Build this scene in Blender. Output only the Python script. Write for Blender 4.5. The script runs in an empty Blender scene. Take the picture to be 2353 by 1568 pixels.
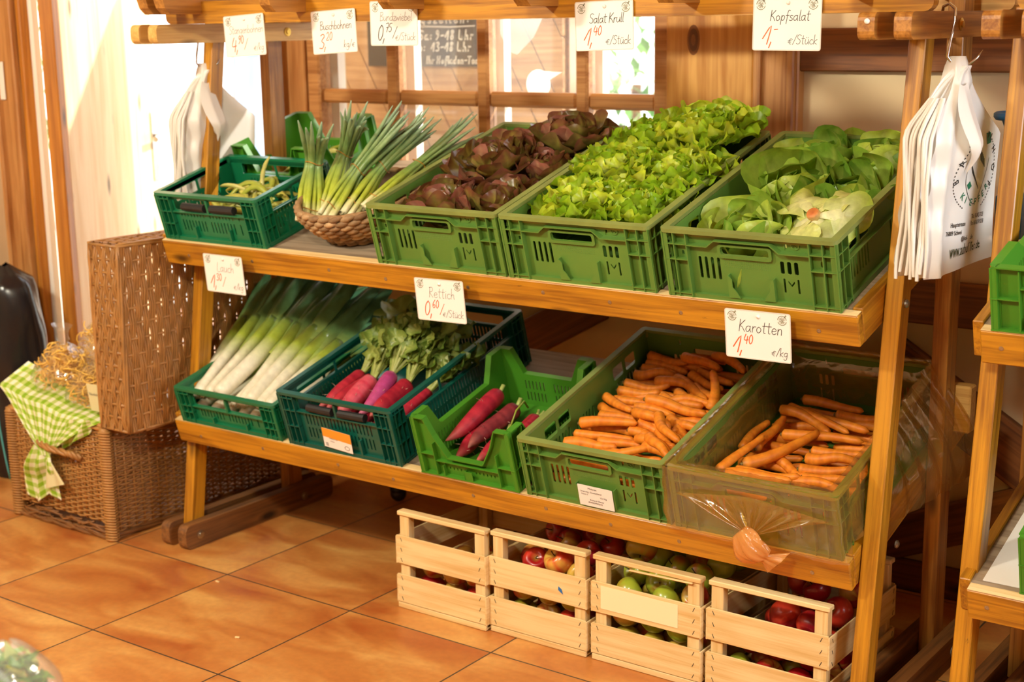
import bpy, bmesh, math, random
from mathutils import Vector, Matrix, noise
from mathutils.geometry import tessellate_polygon
R_ = random.Random(7)
PI = math.pi
V = Vector
SC = bpy.context.scene
COL = SC.collection

# ------------------------------------------------------------------ camera
cam_d = bpy.data.cameras.new('camera')
cam = bpy.data.objects.new('camera', cam_d)
COL.objects.link(cam)
_yaw, _pit, _rol = -0.634, 0.2143, -0.0152
_f = V((math.sin(_yaw) * math.cos(_pit), math.cos(_yaw) * math.cos(_pit), -math.sin(_pit)))
_r = V((math.cos(_yaw), -math.sin(_yaw), 0))
_u = _r.cross(_f)
_rr = math.cos(_rol) * _r + math.sin(_rol) * _u
_uu = -math.sin(_rol) * _r + math.cos(_rol) * _u
cam.matrix_world = Matrix(((_rr.x, _uu.x, -_f.x, 2.898), (_rr.y, _uu.y, -_f.y, -2.144), (_rr.z, _uu.z, -_f.z, 1.477), (0, 0, 0, 1)))
cam_d.sensor_width = 36
cam_d.lens = 36 * 3361.28 / 2353
cam_d.clip_start = 0.05
cam_d.dof.use_dof = True
cam_d.dof.focus_distance = 3.05
cam_d.dof.aperture_fstop = 4.2
SC.camera = cam

# ------------------------------------------------------------------ colour management, world, sun, lamps
SC.view_settings.view_transform = 'Standard'
SC.view_settings.look = 'None'
SC.view_settings.gamma = 1
SC.view_settings.use_curve_mapping = False
SC.view_settings.exposure = 0.0
SC.cycles.max_bounces = 8
SC.cycles.transparent_max_bounces = 24
SC.cycles.caustics_reflective = False
SC.cycles.caustics_refractive = False
SC.cycles.sample_clamp_indirect = 6

def node(nt, t, **kw):
    n = nt.nodes.new(t)
    for k, v in kw.items():
        if k[0] == '_':
            setattr(n, k[1:], v)
        else:
            k = k.replace('_', ' ')
            k = int(k[1:]) if k[0] == 'i' and k[1:].isdigit() else k
            if hasattr(v, 'is_output'):
                nt.links.new(v, n.inputs[k])
            else:
                n.inputs[k].default_value = v
    return n

W = bpy.data.worlds.new('daylight')
SC.world = W
W.use_nodes = True
nt = W.node_tree
nt.nodes.clear()
sky = node(nt, 'ShaderNodeTexSky', _sky_type='HOSEK_WILKIE', _turbidity=4.0, _ground_albedo=0.5, _sun_direction=V((0.62, 0.6, 0.62)).normalized())
mixw = node(nt, 'ShaderNodeMixRGB', Fac=0.55, Color2=(1, 1, 1, 1))
nt.links.new(sky.outputs[0], mixw.inputs['Color1'])
bg = node(nt, 'ShaderNodeBackground', Color=mixw.outputs[0], Strength=6)
nt.links.new(bg.outputs[0], node(nt, 'ShaderNodeOutputWorld').inputs[0])

def lamp(name, kind, loc, aim, energy, col=(1, 1, 1), **kw):
    l = bpy.data.lights.new(name, kind)
    o = bpy.data.objects.new(name, l)
    COL.objects.link(o)
    o.location = loc
    o.rotation_euler = (V(aim) - V(loc)).to_track_quat('-Z', 'Y').to_euler()
    l.energy = energy
    l.color = col
    for k, v in kw.items():
        setattr(l, k, v)
    return o

lamp('sun', 'SUN', (3, 4, 5), (3 - 0.62, 4 - 0.6, 5 - 0.62), 6.5, (1, 0.95, 0.88), angle=0.02)
lamp('ceiling_spot_left', 'AREA', (-0.35, -1.75, 2.55), (0.3, 0.7, 0.6), 84, (1, 0.965, 0.77), shape='DISK', size=0.32)
lamp('ceiling_spot_right', 'AREA', (1.9, -1.9, 2.55), (1.3, 0.7, 0.6), 70, (1, 0.965, 0.77), shape='DISK', size=0.32)
lamp('ceiling_panel', 'AREA', (0.2, -2.6, 2.57), (0.2, -2.0, 0), 48, (1, 0.97, 0.85), shape='RECTANGLE', size=3.0, size_y=1.2)
lamp('side_window_daylight', 'AREA', (3.9, 0.1, 1.6), (1.2, 0.6, 0.8), 52, (0.8, 0.9, 1.0), shape='RECTANGLE', size=1.0, size_y=1.1)

# ------------------------------------------------------------------ object helpers
def link(o, parent=None, loc=None, rot=None):
    COL.objects.link(o)
    if parent is not None:
        o.parent = parent
    if loc is not None:
        o.location = loc
    if rot is not None:
        o.rotation_euler = rot
    return o

def tag(o, label=None, cat=None, group=None, kind=None):
    if label: o['label'] = label
    if cat: o['category'] = cat
    if group: o['group'] = group
    if kind: o['kind'] = kind
    return o

def thing(name, label, cat, loc=(0, 0, 0), rot=(0, 0, 0), group=None):
    o = bpy.data.objects.new(name, None)
    o.empty_display_size = 0.05
    link(o, None, loc, rot)
    return tag(o, label, cat, group)

def put(o, mat4):
    o.matrix_basis = mat4
    return o

def copy_tree(o, parent=None):
    c = o.copy()
    COL.objects.link(c)
    c.parent = parent
    for ch in o.children:
        copy_tree(ch, c)
    return c

class MB:
    """collects faces and builds ONE mesh object"""
    def __init__(s):
        s.v, s.f, s.c, s.m, s.sm = [], [], [], [], []
        s.col = (1, 1, 1, 1)
        s.mi = 0
        s.smooth = False
    def add(s, vs, fs, M=None, cols=None):
        b = len(s.v)
        for i, p in enumerate(vs):
            p = V(p)
            s.v.append(tuple(M @ p) if M is not None else tuple(p))
            s.c.append(cols[i] if cols else s.col)
        for f in fs:
            s.f.append([b + i for i in f])
            s.m.append(s.mi)
            s.sm.append(s.smooth)
        return s
    def box(s, x0, x1, y0, y1, z0, z1, M=None, ch=0.0):
        if ch <= 0:
            vs = [(x, y, z) for x in (x0, x1) for y in (y0, y1) for z in (z0, z1)]
            return s.add(vs, [(0, 1, 3, 2), (4, 6, 7, 5), (0, 4, 5, 1), (2, 3, 7, 6), (0, 2, 6, 4), (1, 5, 7, 3)], M)
        c = min(ch, (x1 - x0) * .45, (y1 - y0) * .45, (z1 - z0) * .45)
        X, Y, Z = (x0, x1), (y0, y1), (z0, z1)
        vs, idx = [], {}
        for i in (0, 1):
            for j in (0, 1):
                for k in (0, 1):
                    sx, sy, sz = (c if i == 0 else -c), (c if j == 0 else -c), (c if k == 0 else -c)
                    idx[i, j, k, 0] = len(vs); vs.append((X[i], Y[j] + sy, Z[k] + sz))
                    idx[i, j, k, 1] = len(vs); vs.append((X[i] + sx, Y[j], Z[k] + sz))
                    idx[i, j, k, 2] = len(vs); vs.append((X[i] + sx, Y[j] + sy, Z[k]))
        fs = []
        q = [(0, 0), (1, 0), (1, 1), (0, 1)]
        for i in (0, 1):
            fs.append([idx[i, a, b, 0] for a, b in (q[::-1] if i == 0 else q)])
            fs.append([idx[a, i, b, 1] for a, b in (q if i == 0 else q[::-1])])
            fs.append([idx[a, b, i, 2] for a, b in (q[::-1] if i == 0 else q)])
        for i in (0, 1):
            for j in (0, 1):
                fs.append([idx[i, j, 0, 0], idx[i, j, 1, 0], idx[i, j, 1, 1], idx[i, j, 0, 1]][::(1 if i == j else -1)])
                fs.append([idx[i, 0, j, 0], idx[i, 1, j, 0], idx[i, 1, j, 2], idx[i, 0, j, 2]][::(-1 if i == j else 1)])
                fs.append([idx[0, i, j, 1], idx[1, i, j, 1], idx[1, i, j, 2], idx[0, i, j, 2]][::(1 if i == j else -1)])
                for k in (0, 1):
                    fs.append([idx[i, j, k, 0], idx[i, j, k, 1], idx[i, j, k, 2]][::(1 if (i + j + k) % 2 == 1 else -1)])
        return s.add(vs, fs, M)
    def tube(s, pts, rad, n=8, caps=True, cols=None, flat=1.0):
        pts = [V(p) for p in pts]
        m = len(pts)
        rad = rad if hasattr(rad, '__len__') else [rad] * m
        vs, cs, fs = [], [], []
        t0 = (pts[1] - pts[0]).normalized()
        a = V((0, 0, 1)) if abs(t0.z) < .9 else V((1, 0, 0))
        nrm = (a - t0 * a.dot(t0)).normalized()
        for i, p in enumerate(pts):
            t = (pts[min(i + 1, m - 1)] - pts[max(i - 1, 0)]).normalized()
            nrm = (nrm - t * nrm.dot(t)).normalized()
            b = t.cross(nrm)
            for k in range(n):
                an = 2 * PI * k / n
                vs.append(p + (nrm * math.sin(an) * flat + b * math.cos(an)) * rad[i])
                cs.append(cols[i] if cols else s.col)
        for i in range(m - 1):
            for k in range(n):
                k2 = (k + 1) % n
                fs.append((i * n + k, i * n + k2, (i + 1) * n + k2, (i + 1) * n + k))
        if caps:
            fs.append(list(range(n))[::-1]); fs.append([(m - 1) * n + k for k in range(n)])
        return s.add(vs, fs, None, cs)
    def lathe(s, prof, n=20, M=None, cols=None, wob=None, cap=True):
        vs, cs, fs = [], [], []
        for i, (r, z) in enumerate(prof):
            for k in range(n):
                a = 2 * PI * k / n
                rr = r * (1 + (wob(a, z) if wob else 0))
                vs.append((rr * math.cos(a), rr * math.sin(a), z))
                cs.append(cols[i] if cols else s.col)
        for i in range(len(prof) - 1):
            for k in range(n):
                k2 = (k + 1) % n
                fs.append((i * n + k, i * n + k2, (i + 1) * n + k2, (i + 1) * n + k))
        if cap and prof[0][0] > 1e-5: fs.append(list(range(n))[::-1])
        if cap and prof[-1][0] > 1e-5: fs.append([(len(prof) - 1) * n + k for k in range(n)])
        return s.add(vs, fs, M, cs)
    def prism(s, polys, t, M=None):
        """flat panel in local xy (first outline, then holes), thickness t along +z"""
        fl = [p for poly in polys for p in poly]
        tris = tessellate_polygon([[V((x, y, 0)) for x, y in poly] for poly in polys])
        n = len(fl)
        fs = []
        for tr in tris:
            a, b, c = [V(fl[i]) for i in tr]
            tr = tuple(tr) if (b - a).cross(c - a) > 0 else tuple(reversed(tr))
            fs.append(tuple(i + n for i in tr)); fs.append(tr[::-1])
        b = 0
        for poly in polys:
            k = len(poly)
            area = sum(poly[i][0] * poly[(i + 1) % k][1] - poly[(i + 1) % k][0] * poly[i][1] for i in range(k))
            outer = poly is polys[0]
            for i in range(k):
                i0, i1 = b + i, b + (i + 1) % k
                q = (i0, i1, i1 + n, i0 + n)
                fs.append(q if (area > 0) == outer else q[::-1])
            b += k
        return s.add([(x, y, 0) for x, y in fl] + [(x, y, t) for x, y in fl], fs, M)
    def grid(s, fn, nu, nv, wrapu=False, cfn=None):
        vs = [fn(i / (nu if wrapu else nu - 1), j / (nv - 1)) for i in range(nu) for j in range(nv)]
        cs = [cfn(i / (nu if wrapu else nu - 1), j / (nv - 1)) for i in range(nu) for j in range(nv)] if cfn else None
        fs = []
        for i in range(nu if wrapu else nu - 1):
            i2 = (i + 1) % nu
            for j in range(nv - 1):
                fs.append((i * nv + j, i2 * nv + j, i2 * nv + j + 1, i * nv + j + 1))
        return s.add(vs, fs, None, cs)
    def mesh(s, name, mats):
        me = bpy.data.meshes.new(name)
        me.from_pydata(s.v, [], s.f)
        for m in (mats if isinstance(mats, (list, tuple)) else [mats]):
            me.materials.append(m)
        me.polygons.foreach_set('material_index', s.m)
        me.polygons.foreach_set('use_smooth', s.sm)
        ca = me.color_attributes.new('Col', 'FLOAT_COLOR', 'POINT')
        ca.data.foreach_set('color', [x for c in s.c for x in c])
        me.update()
        return me
    def build(s, name, mats, parent=None, loc=None, rot=None, M=None):
        o = bpy.data.objects.new(name, s.mesh(name, mats))
        link(o, parent, loc, rot)
        if M is not None: o.matrix_basis = M
        return o

def rrect(x0, x1, y0, y1, r=0.002, n=2):
    r = min(r, (x1 - x0) / 2 - 1e-5, (y1 - y0) / 2 - 1e-5)
    P = []
    for cx, cy, a0 in ((x1 - r, y1 - r, 0), (x0 + r, y1 - r, PI / 2), (x0 + r, y0 + r, PI), (x1 - r, y0 + r, 1.5 * PI)):
        for k in range(n + 1):
            a = a0 + PI / 2 * k / n
            P.append((cx + r * math.cos(a), cy + r * math.sin(a)))
    return P

def board(name, p0, p1, w, t, mat, parent, up=(0, 0, 1), ch=0.002, round_ends=0):
    """timber whose local x runs p0 -> p1; w along the side direction, t along up"""
    p0, p1 = V(p0), V(p1)
    x = (p1 - p0).normalized()
    up = V(up)
    z = (up - x * up.dot(x)).normalized()
    y = z.cross(x)
    L = (p1 - p0).length
    mb = MB()
    if round_ends:
        r, hw = round_ends, t / 2
        P = []
        for cx, cy, a0 in ((L - r, -hw + r, -PI / 2), (L - r, hw - r, 0), (r, hw - r, PI / 2), (r, -hw + r, PI)):
            for k in range(5):
                a = a0 + PI / 2 * k / 4
                P.append((cx + r * math.cos(a), cy + r * math.sin(a)))
        mb.prism([P], w, Matrix(((1, 0, 0, 0), (0, 0, -1, w / 2), (0, 1, 0, 0), (0, 0, 0, 1))))
    else:
        mb.box(0, L, -w / 2, w / 2, -t / 2, t / 2, ch=ch)
    M = Matrix((x.to_4d(), y.to_4d(), z.to_4d(), (0, 0, 0, 1))).transposed()
    M = Matrix(((x.x, y.x, z.x, p0.x), (x.y, y.y, z.y, p0.y), (x.z, y.z, z.z, p0.z), (0, 0, 0, 1)))
    return mb.build(name, mat, parent, M=M)

# ------------------------------------------------------------------ materials
def mat_base(name):
    m = bpy.data.materials.new(name)
    m.use_nodes = True
    nt = m.node_tree
    nt.nodes.clear()
    out = node(nt, 'ShaderNodeOutputMaterial')
    p = node(nt, 'ShaderNodeBsdfPrincipled')
    nt.links.new(p.outputs[0], out.inputs[0])
    return m, nt, p, out

def lin(h):
    h = h.lstrip('#')
    c = [int(h[i:i + 2], 16) / 255 for i in (0, 2, 4)]
    return tuple((x / 12.92 if x <= .04045 else ((x + .055) / 1.055) ** 2.4) for x in c) + (1,)

def plain(name, col, rough=.5, var=0.12, scale=8, metal=0, bump=0, spec=.5, stretch=(1, 1, 1), transl=0, coat=0):
    m, nt, p, out = mat_base(name)
    col = lin(col) if isinstance(col, str) else col
    tc = node(nt, 'ShaderNodeTexCoord')
    mp = node(nt, 'ShaderNodeMapping', Vector=tc.outputs['Object'], Scale=stretch)
    nz = node(nt, 'ShaderNodeTexNoise', Vector=mp.outputs[0], Scale=scale, Detail=4)
    oi = node(nt, 'ShaderNodeObjectInfo')
    ad = node(nt, 'ShaderNodeMath', _operation='MULTIPLY_ADD', i0=oi.outputs['Random'], i1=.35, i2=nz.outputs[0])
    mr = node(nt, 'ShaderNodeMapRange', Value=ad.outputs[0], i1=.3, i2=1.05, i3=1 - var, i4=1 + var)
    mx = node(nt, 'ShaderNodeVectorMath', _operation='SCALE', i0=col[:3], Scale=mr.outputs[0])
    nt.links.new(mx.outputs[0], p.inputs['Base Color'])
    p.inputs['Roughness'].default_value = rough
    p.inputs['Metallic'].default_value = metal
    p.inputs['Specular IOR Level'].default_value = spec
    p.inputs['Coat Weight'].default_value = coat
    p.inputs['Coat Roughness'].default_value = .15
    if bump:
        b = node(nt, 'ShaderNodeBump', Strength=bump, Distance=.004, Height=nz.outputs[0])
        nt.links.new(b.outputs[0], p.inputs['Normal'])
    if transl:
        tr = node(nt, 'ShaderNodeBsdfTranslucent', Color=mx.outputs[0])
        ms = node(nt, 'ShaderNodeMixShader', Fac=transl, i1=p.outputs[0], i2=tr.outputs[0])
        nt.links.new(ms.outputs[0], out.inputs[0])
    return m

def wood(name, dark, light, rough=.4, gs=1.0, knots=True, coat=.0, wear=0.0):
    """grain along the local x axis of each timber"""
    m, nt, p, out = mat_base(name)
    tc = node(nt, 'ShaderNodeTexCoord')
    oi = node(nt, 'ShaderNodeObjectInfo')
    off = node(nt, 'ShaderNodeVectorMath', _operation='SCALE', i0=(17.3, 9.1, 5.7), Scale=oi.outputs['Random'])
    ad = node(nt, 'ShaderNodeVectorMath', _operation='ADD', i0=tc.outputs['Object'], i1=off.outputs[0])
    m1 = node(nt, 'ShaderNodeMapping', Vector=ad.outputs[0], Scale=(2.2 * gs, 62 * gs, 62 * gs))
    n1 = node(nt, 'ShaderNodeTexNoise', Vector=m1.outputs[0], Scale=1.6, Detail=6, Roughness=.6, Distortion=.6)
    m2 = node(nt, 'ShaderNodeMapping', Vector=ad.outputs[0], Scale=(1, 7, 7))
    n2 = node(nt, 'ShaderNodeTexNoise', Vector=m2.outputs[0], Scale=2.2, Detail=2, Distortion=1.2)
    mixf = node(nt, 'ShaderNodeMath', _operation='MULTIPLY_ADD', i0=n1.outputs[0], i1=.6, i2=0.0)
    nt.links.new(node(nt, 'ShaderNodeMath', _operation='MULTIPLY', i0=n2.outputs[0], i1=.4).outputs[0], mixf.inputs[2])
    cr = node(nt, 'ShaderNodeValToRGB', Fac=mixf.outputs[0])
    e = cr.color_ramp.elements
    e[0].position, e[0].color = .38, lin(dark)
    e[1].position, e[1].color = .58, lin(light)
    colr = cr.outputs[0]
    if knots:
        m3 = node(nt, 'ShaderNodeMapping', Vector=ad.outputs[0], Scale=(3.3, 9, 9))
        vo = node(nt, 'ShaderNodeTexVoronoi', Vector=m3.outputs[0], Scale=1.0)
        mr = node(nt, 'ShaderNodeMapRange', Value=vo.outputs[0], i1=.06, i2=.16, i3=1.0, i4=0.0)
        dk = tuple(c * .28 for c in lin(dark)[:3]) + (1,)
        colr = node(nt, 'ShaderNodeMixRGB', Fac=mr.outputs[0], Color1=colr, Color2=dk).outputs[0]
    if wear:
        m4 = node(nt, 'ShaderNodeMapping', Vector=ad.outputs[0], Scale=(9, 30, 30))
        n4 = node(nt, 'ShaderNodeTexNoise', Vector=m4.outputs[0], Scale=2, Detail=6, Roughness=.75)
        mr4 = node(nt, 'ShaderNodeMapRange', Value=n4.outputs[0], i1=.66, i2=.7, i3=0.0, i4=wear)
        colr = node(nt, 'ShaderNodeMixRGB', Fac=mr4.outputs[0], Color1=colr, Color2=lin('2a1a10')).outputs[0]
    nt.links.new(colr, p.inputs['Base Color'])
    p.inputs['Roughness'].default_value = rough
    p.inputs['Coat Weight'].default_value = coat
    p.inputs['Coat Roughness'].default_value = .25
    b = node(nt, 'ShaderNodeBump', Strength=.12, Distance=.002, Height=n1.outputs[0])
    nt.links.new(b.outputs[0], p.inputs['Normal'])
    return m

def vcol(name, rough=.5, transl=0, var=.15, scale=30, spec=.5, bump=0, coat=0, sss=0):
    """colour carried by the mesh itself (leaf base to tip, apple blush, ...)"""
    m, nt, p, out = mat_base(name)
    at = node(nt, 'ShaderNodeAttribute', _attribute_name='Col')
    tc = node(nt, 'ShaderNodeTexCoord')
    nz = node(nt, 'ShaderNodeTexNoise', Vector=tc.outputs['Object'], Scale=scale, Detail=4)
    mr = node(nt, 'ShaderNodeMapRange', Value=nz.outputs[0], i1=.3, i2=.7, i3=1 - var, i4=1 + var)
    mx = node(nt, 'ShaderNodeVectorMath', _operation='SCALE', i0=at.outputs['Color'], Scale=mr.outputs[0])
    nt.links.new(mx.outputs[0], p.inputs['Base Color'])
    p.inputs['Roughness'].default_value = rough
    p.inputs['Specular IOR Level'].default_value = spec
    p.inputs['Coat Weight'].default_value = coat
    p.inputs['Coat Roughness'].default_value = .12
    if bump:
        b = node(nt, 'ShaderNodeBump', Strength=bump, Distance=.003, Height=nz.outputs[0])
        nt.links.new(b.outputs[0], p.inputs['Normal'])
    if transl:
        tr = node(nt, 'ShaderNodeBsdfTranslucent', Color=mx.outputs[0])
        ms = node(nt, 'ShaderNodeMixShader', Fac=transl, i1=p.outputs[0], i2=tr.outputs[0])
        nt.links.new(ms.outputs[0], out.inputs[0])
    return m

def film(name, tint, gloss=.12, haze=.12, hazecol=(1, 1, 1, 1), rough=.12, bump=.35, bscale=30):
    m, nt, p, out = mat_base(name)
    nt.nodes.remove(p)
    tc = node(nt, 'ShaderNodeTexCoord')
    nz = node(nt, 'ShaderNodeTexNoise', Vector=tc.outputs['Object'], Scale=bscale, Detail=3, Distortion=1.5)
    b = node(nt, 'ShaderNodeBump', Strength=bump, Distance=.01, Height=nz.outputs[0])
    t = node(nt, 'ShaderNodeBsdfTransparent', Color=tint)
    g = node(nt, 'ShaderNodeBsdfGlossy', Roughness=rough, Normal=b.outputs[0])
    d = node(nt, 'ShaderNodeBsdfDiffuse', Color=hazecol)
    tl = node(nt, 'ShaderNodeBsdfTranslucent', Color=hazecol)
    dd = node(nt, 'ShaderNodeMixShader', Fac=.5, i1=d.outputs[0], i2=tl.outputs[0])
    a = node(nt, 'ShaderNodeMixShader', Fac=haze, i1=t.outputs[0], i2=dd.outputs[0])
    lw = node(nt, 'ShaderNodeLayerWeight', Blend=.5, Normal=b.outputs[0])
    pw = node(nt, 'ShaderNodeMath', _operation='POWER', i0=lw.outputs['Facing'], i1=3.5)
    fm = node(nt, 'ShaderNodeMath', _operation='MULTIPLY_ADD', i0=pw.outputs[0], i1=.45, i2=gloss * .3, _use_clamp=True)
    f = node(nt, 'ShaderNodeMixShader', Fac=fm.outputs[0], i1=a.outputs[0], i2=g.outputs[0])
    nt.links.new(f.outputs[0], out.inputs[0])
    return m

M_ = {}
M_['lacquer'] = wood('lacquered_pine', '8c5710', 'c4881e', .38, 1.0, True, .25, .55)
M_['lacquer_pale'] = wood('pale_lacquered_pine', 'bb8840', 'dcb066', .42, 1.0, True, .15)
M_['lacquer_brown'] = wood('brown_lacquered_pine', '7f4c1a', 'b27a34', .42, 1.0, True, .15)
M_['ply'] = wood('worn_plywood', '7d6a55', 'a8937a', .7, .6, False)
M_['foot'] = wood('scuffed_foot_wood', '5c3a1c', '8a5a2c', .6, 1.0, True)
M_['crate_wood'] = wood('poplar_veneer', 'd3ab6a', 'e8cc94', .65, .8, False)
M_['timber'] = wood('dark_stained_timber', '5e3316', '8a5428', .5, .8, True)
M_['plank'] = wood('honey_pine_plank', 'b97c32', 'dfaa5c', .4, .32, True, .2)
M_['frame'] = wood('window_frame_wood', '9c622e', 'c48e54', .45, .8, False, .1)
M_['door'] = wood('pale_door_wood', 'e8c48a', 'f4dcae', .5, .5, True)
M_['door_edge'] = wood('door_edge_wood', 'a05f1c', 'c9842e', .45, .6, True)
M_['screw'] = plain('screw_steel', 'b9b2a4', .35, .1, 50, metal=1)
M_['brass'] = plain('brass', 'c9a552', .28, .1, 50, metal=1)
M_['steel'] = plain('bright_steel', 'c8c8c8', .2, .05, 20, metal=1)
M_['green'] = plain('green_crate_plastic', '587f33', .42, .14, 7, coat=.1)
M_['green_rim'] = plain('dusty_green_rim', '76833f', .6, .3, 14)
M_['green2'] = plain('bright_green_crate_plastic', '4a8d24', .38, .1, 7, coat=.1, transl=.12)
M_['dkgreen'] = plain('dark_green_crate_plastic', '0f6b44', .35, .14, 8, coat=.15)
M_['petrol'] = plain('petrol_crate_plastic', '0b5446', .33, .14, 8, coat=.2)
M_['paper'] = plain('white_card', 'f0ece6', .6, .03, 20)
M_['kraft'] = plain('grey_kraft_paper', 'cdbfae', .7, .1, 10)
M_['laminate'] = film('laminate_film', (1, 1, 1, 1), .05, .03, (1, 1, 1, 1), .15, .08, 8)
M_['ink'] = plain('black_ink', '2c2a28', .6, 0)
M_['ink_grey'] = plain('faded_ink', '6c675f', .6, 0)
M_['ink_red'] = plain('orange_red_ink', 'e85c1c', .5, 0)
M_['ink_green'] = plain('green_print', '1f6a4a', .5, 0)
M_['chalk'] = plain('chalk', 'e8e6e0', .9, .05)
M_['slate'] = plain('slate_board', '33312d', .8, .1, 6)
M_['bagwhite'] = plain('white_plastic_bag', 'f3ede4', .32, .03, 10, transl=.25)
M_['leaf'] = vcol('salad_leaf', .36, .36, .16, 55, .5, .5)
M_['leafred'] = vcol('red_salad_leaf', .32, .28, .22, 45, .5, .5)
M_['stalk'] = vcol('green_stalk', .36, .12, .12, 60, .5)
M_['root'] = vcol('root_skin', .5, 0, .12, 90, .4, .12)
M_['apple'] = vcol('apple_skin', .28, 0, .1, 45, .5, 0, .25)
M_['wicker'] = plain('brown_wicker', 'a5743c', .5, .3, 22, coat=.1)
M_['wicker_dark'] = plain('dark_wicker', '7c5026', .55, .3, 22)
M_['rush'] = vcol('water_hyacinth', .7, 0, .25, 60, .3, .3)
M_['white_paint'] = plain('white_paint', 'f2ece2', .5, .03)
M_['black'] = plain('black_rubber', '1a1a1c', .5, .2)
M_['blue'] = plain('blue_plastic', '2f6fae', .4, .08)
M_['film_orange'] = film('orange_tinted_film', (.95, .75, .34, 1), .5, .16, (1, .68, .20, 1), .16, .35, 14)
M_['film_clear'] = film('clear_cellophane', (.99, .98, .96, 1), .35, .05, (1, .97, .92, 1), .1, .45, 20)
M_['film_milky'] = film('milky_salad_bag', (1, 1, 1, 1), .25, .2, (1, 1, 1, 1), .15, .4, 20)
# ------------------------------------------------------------------ the setting
def mat_tiles():
    m, nt, p, out = mat_base('terracotta_tiles')
    tc = node(nt, 'ShaderNodeTexCoord')
    br = node(nt, 'ShaderNodeTexBrick', _offset=0.0, _squash=1.0, Vector=tc.outputs['Object'], Color1=(0, 0, 0, 1), Color2=(1, 1, 1, 1), Mortar=(.5, .5, .5, 1))
    br.inputs['Scale'].default_value = 1.0
    br.inputs['Mortar Size'].default_value = 0.0028
    br.inputs['Mortar Smooth'].default_value = .3
    br.inputs['Bias'].default_value = 0
    br.inputs['Brick Width'].default_value = .455
    br.inputs['Row Height'].default_value = .455
    off = node(nt, 'ShaderNodeVectorMath', _operation='SCALE', i0=br.outputs['Color'], Scale=9.0)
    ad = node(nt, 'ShaderNodeVectorMath', _operation='ADD', i0=tc.outputs['Object'], i1=off.outputs[0])
    mp = node(nt, 'ShaderNodeMapping', Vector=ad.outputs[0], Rotation=(0, 0, -.35), Scale=(2.2, 5.0, 1))
    n1 = node(nt, 'ShaderNodeTexNoise', Vector=mp.outputs[0], Scale=1.3, Detail=3, Distortion=.8)
    cr = node(nt, 'ShaderNodeValToRGB', Fac=n1.outputs[0])
    e = cr.color_ramp.elements
    e[0].position, e[0].color = .30, lin('a85a28')
    e[1].position, e[1].color = .70, lin('d29d56')
    k = cr.color_ramp.elements.new(.5); k.color = lin('bf7c3c')
    n2 = node(nt, 'ShaderNodeTexNoise', Vector=tc.outputs['Object'], Scale=60, Detail=4)
    mr = node(nt, 'ShaderNodeMapRange', Value=n2.outputs[0], i1=.3, i2=.7, i3=.92, i4=1.06)
    sc = node(nt, 'ShaderNodeVectorMath', _operation='SCALE', i0=cr.outputs[0], Scale=mr.outputs[0])
    mx = node(nt, 'ShaderNodeMixRGB', Fac=br.outputs['Fac'], Color1=sc.outputs[0], Color2=lin('4a3a2c'))
    nt.links.new(mx.outputs[0], p.inputs['Base Color'])
    rr = node(nt, 'ShaderNodeMapRange', Value=n1.outputs[0], i1=.3, i2=.7, i3=.30, i4=.46)
    nt.links.new(rr.outputs[0], p.inputs['Roughness'])
    inv = node(nt, 'ShaderNodeMath', _operation='MULTIPLY_ADD', i0=br.outputs['Fac'], i1=-1.0, i2=n1.outputs[0])
    b = node(nt, 'ShaderNodeBump', Strength=.25, Distance=.004, Height=inv.outputs[0])
    nt.links.new(b.outputs[0], p.inputs['Normal'])
    return m

def struct(name, mb, m, **kw):
    o = mb.build(name, m, **kw)
    o['kind'] = 'structure'
    return o

M_['plaster'] = plain('cream_plaster', 'dcc39a', .9, .05, 6, bump=.5)
M_['paving'] = plain('sunlit_paving', 'd8cfc0', .9, .1, 5)
WY = 1.40
mt = mat_tiles()
fl = MB().box(-3.2, 4.2, -3.6, 1.46, -.06, 0)
fl.box(-3.2, -.49, 1.46, 3.2, -.06, 0)
struct('floor', fl, mt)
struct('ground', MB().box(-9, 9, 3.2, 12, -.1, -.04).box(-9, -3.2, -4, 3.2, -.1, -.04).box(-.49, 9, 1.62, 3.2, -.1, -.04), M_['paving'])
# back wall with the window opening x -.50..1.0, z 1.0..2.05; the doorway stops at x -.60
WX0, WX1, WZ0, WZ1 = -.50, .86, .86, 2.0
bw = MB()
bw.box(-.62, 4.2, WY, WY + .16, 0, WZ0)
bw.box(-.62, 4.2, WY, WY + .16, WZ1, 2.6)
bw.box(-.62, WX0, WY, WY + .16, WZ0, WZ1)
bw.box(WX1, 4.2, WY, WY + .16, WZ0, WZ1)
struct('wall_back', bw, M_['plaster'])
struct('wall_left', MB().box(-1.62, -1.44, -3.6, .93, 0, 2.6), M_['plaster'])
struct('wall_right', MB().box(4.2, 4.36, -3.6, 1.56, 0, 2.6), M_['plaster'])
struct('wall_front', MB().box(-1.62, 4.36, -3.76, -3.6, 0, 2.6), M_['plaster'])
ce = MB().box(-1.62, 4.36, -3.76, 1.56, 2.6, 2.7)
struct('ceiling', ce, M_['plank'])
bb = MB().box(-.49, 4.2, WY - .02, WY, 0, .085, ch=.004)
struct('baseboard_back', bb, M_['timber'])
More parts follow.
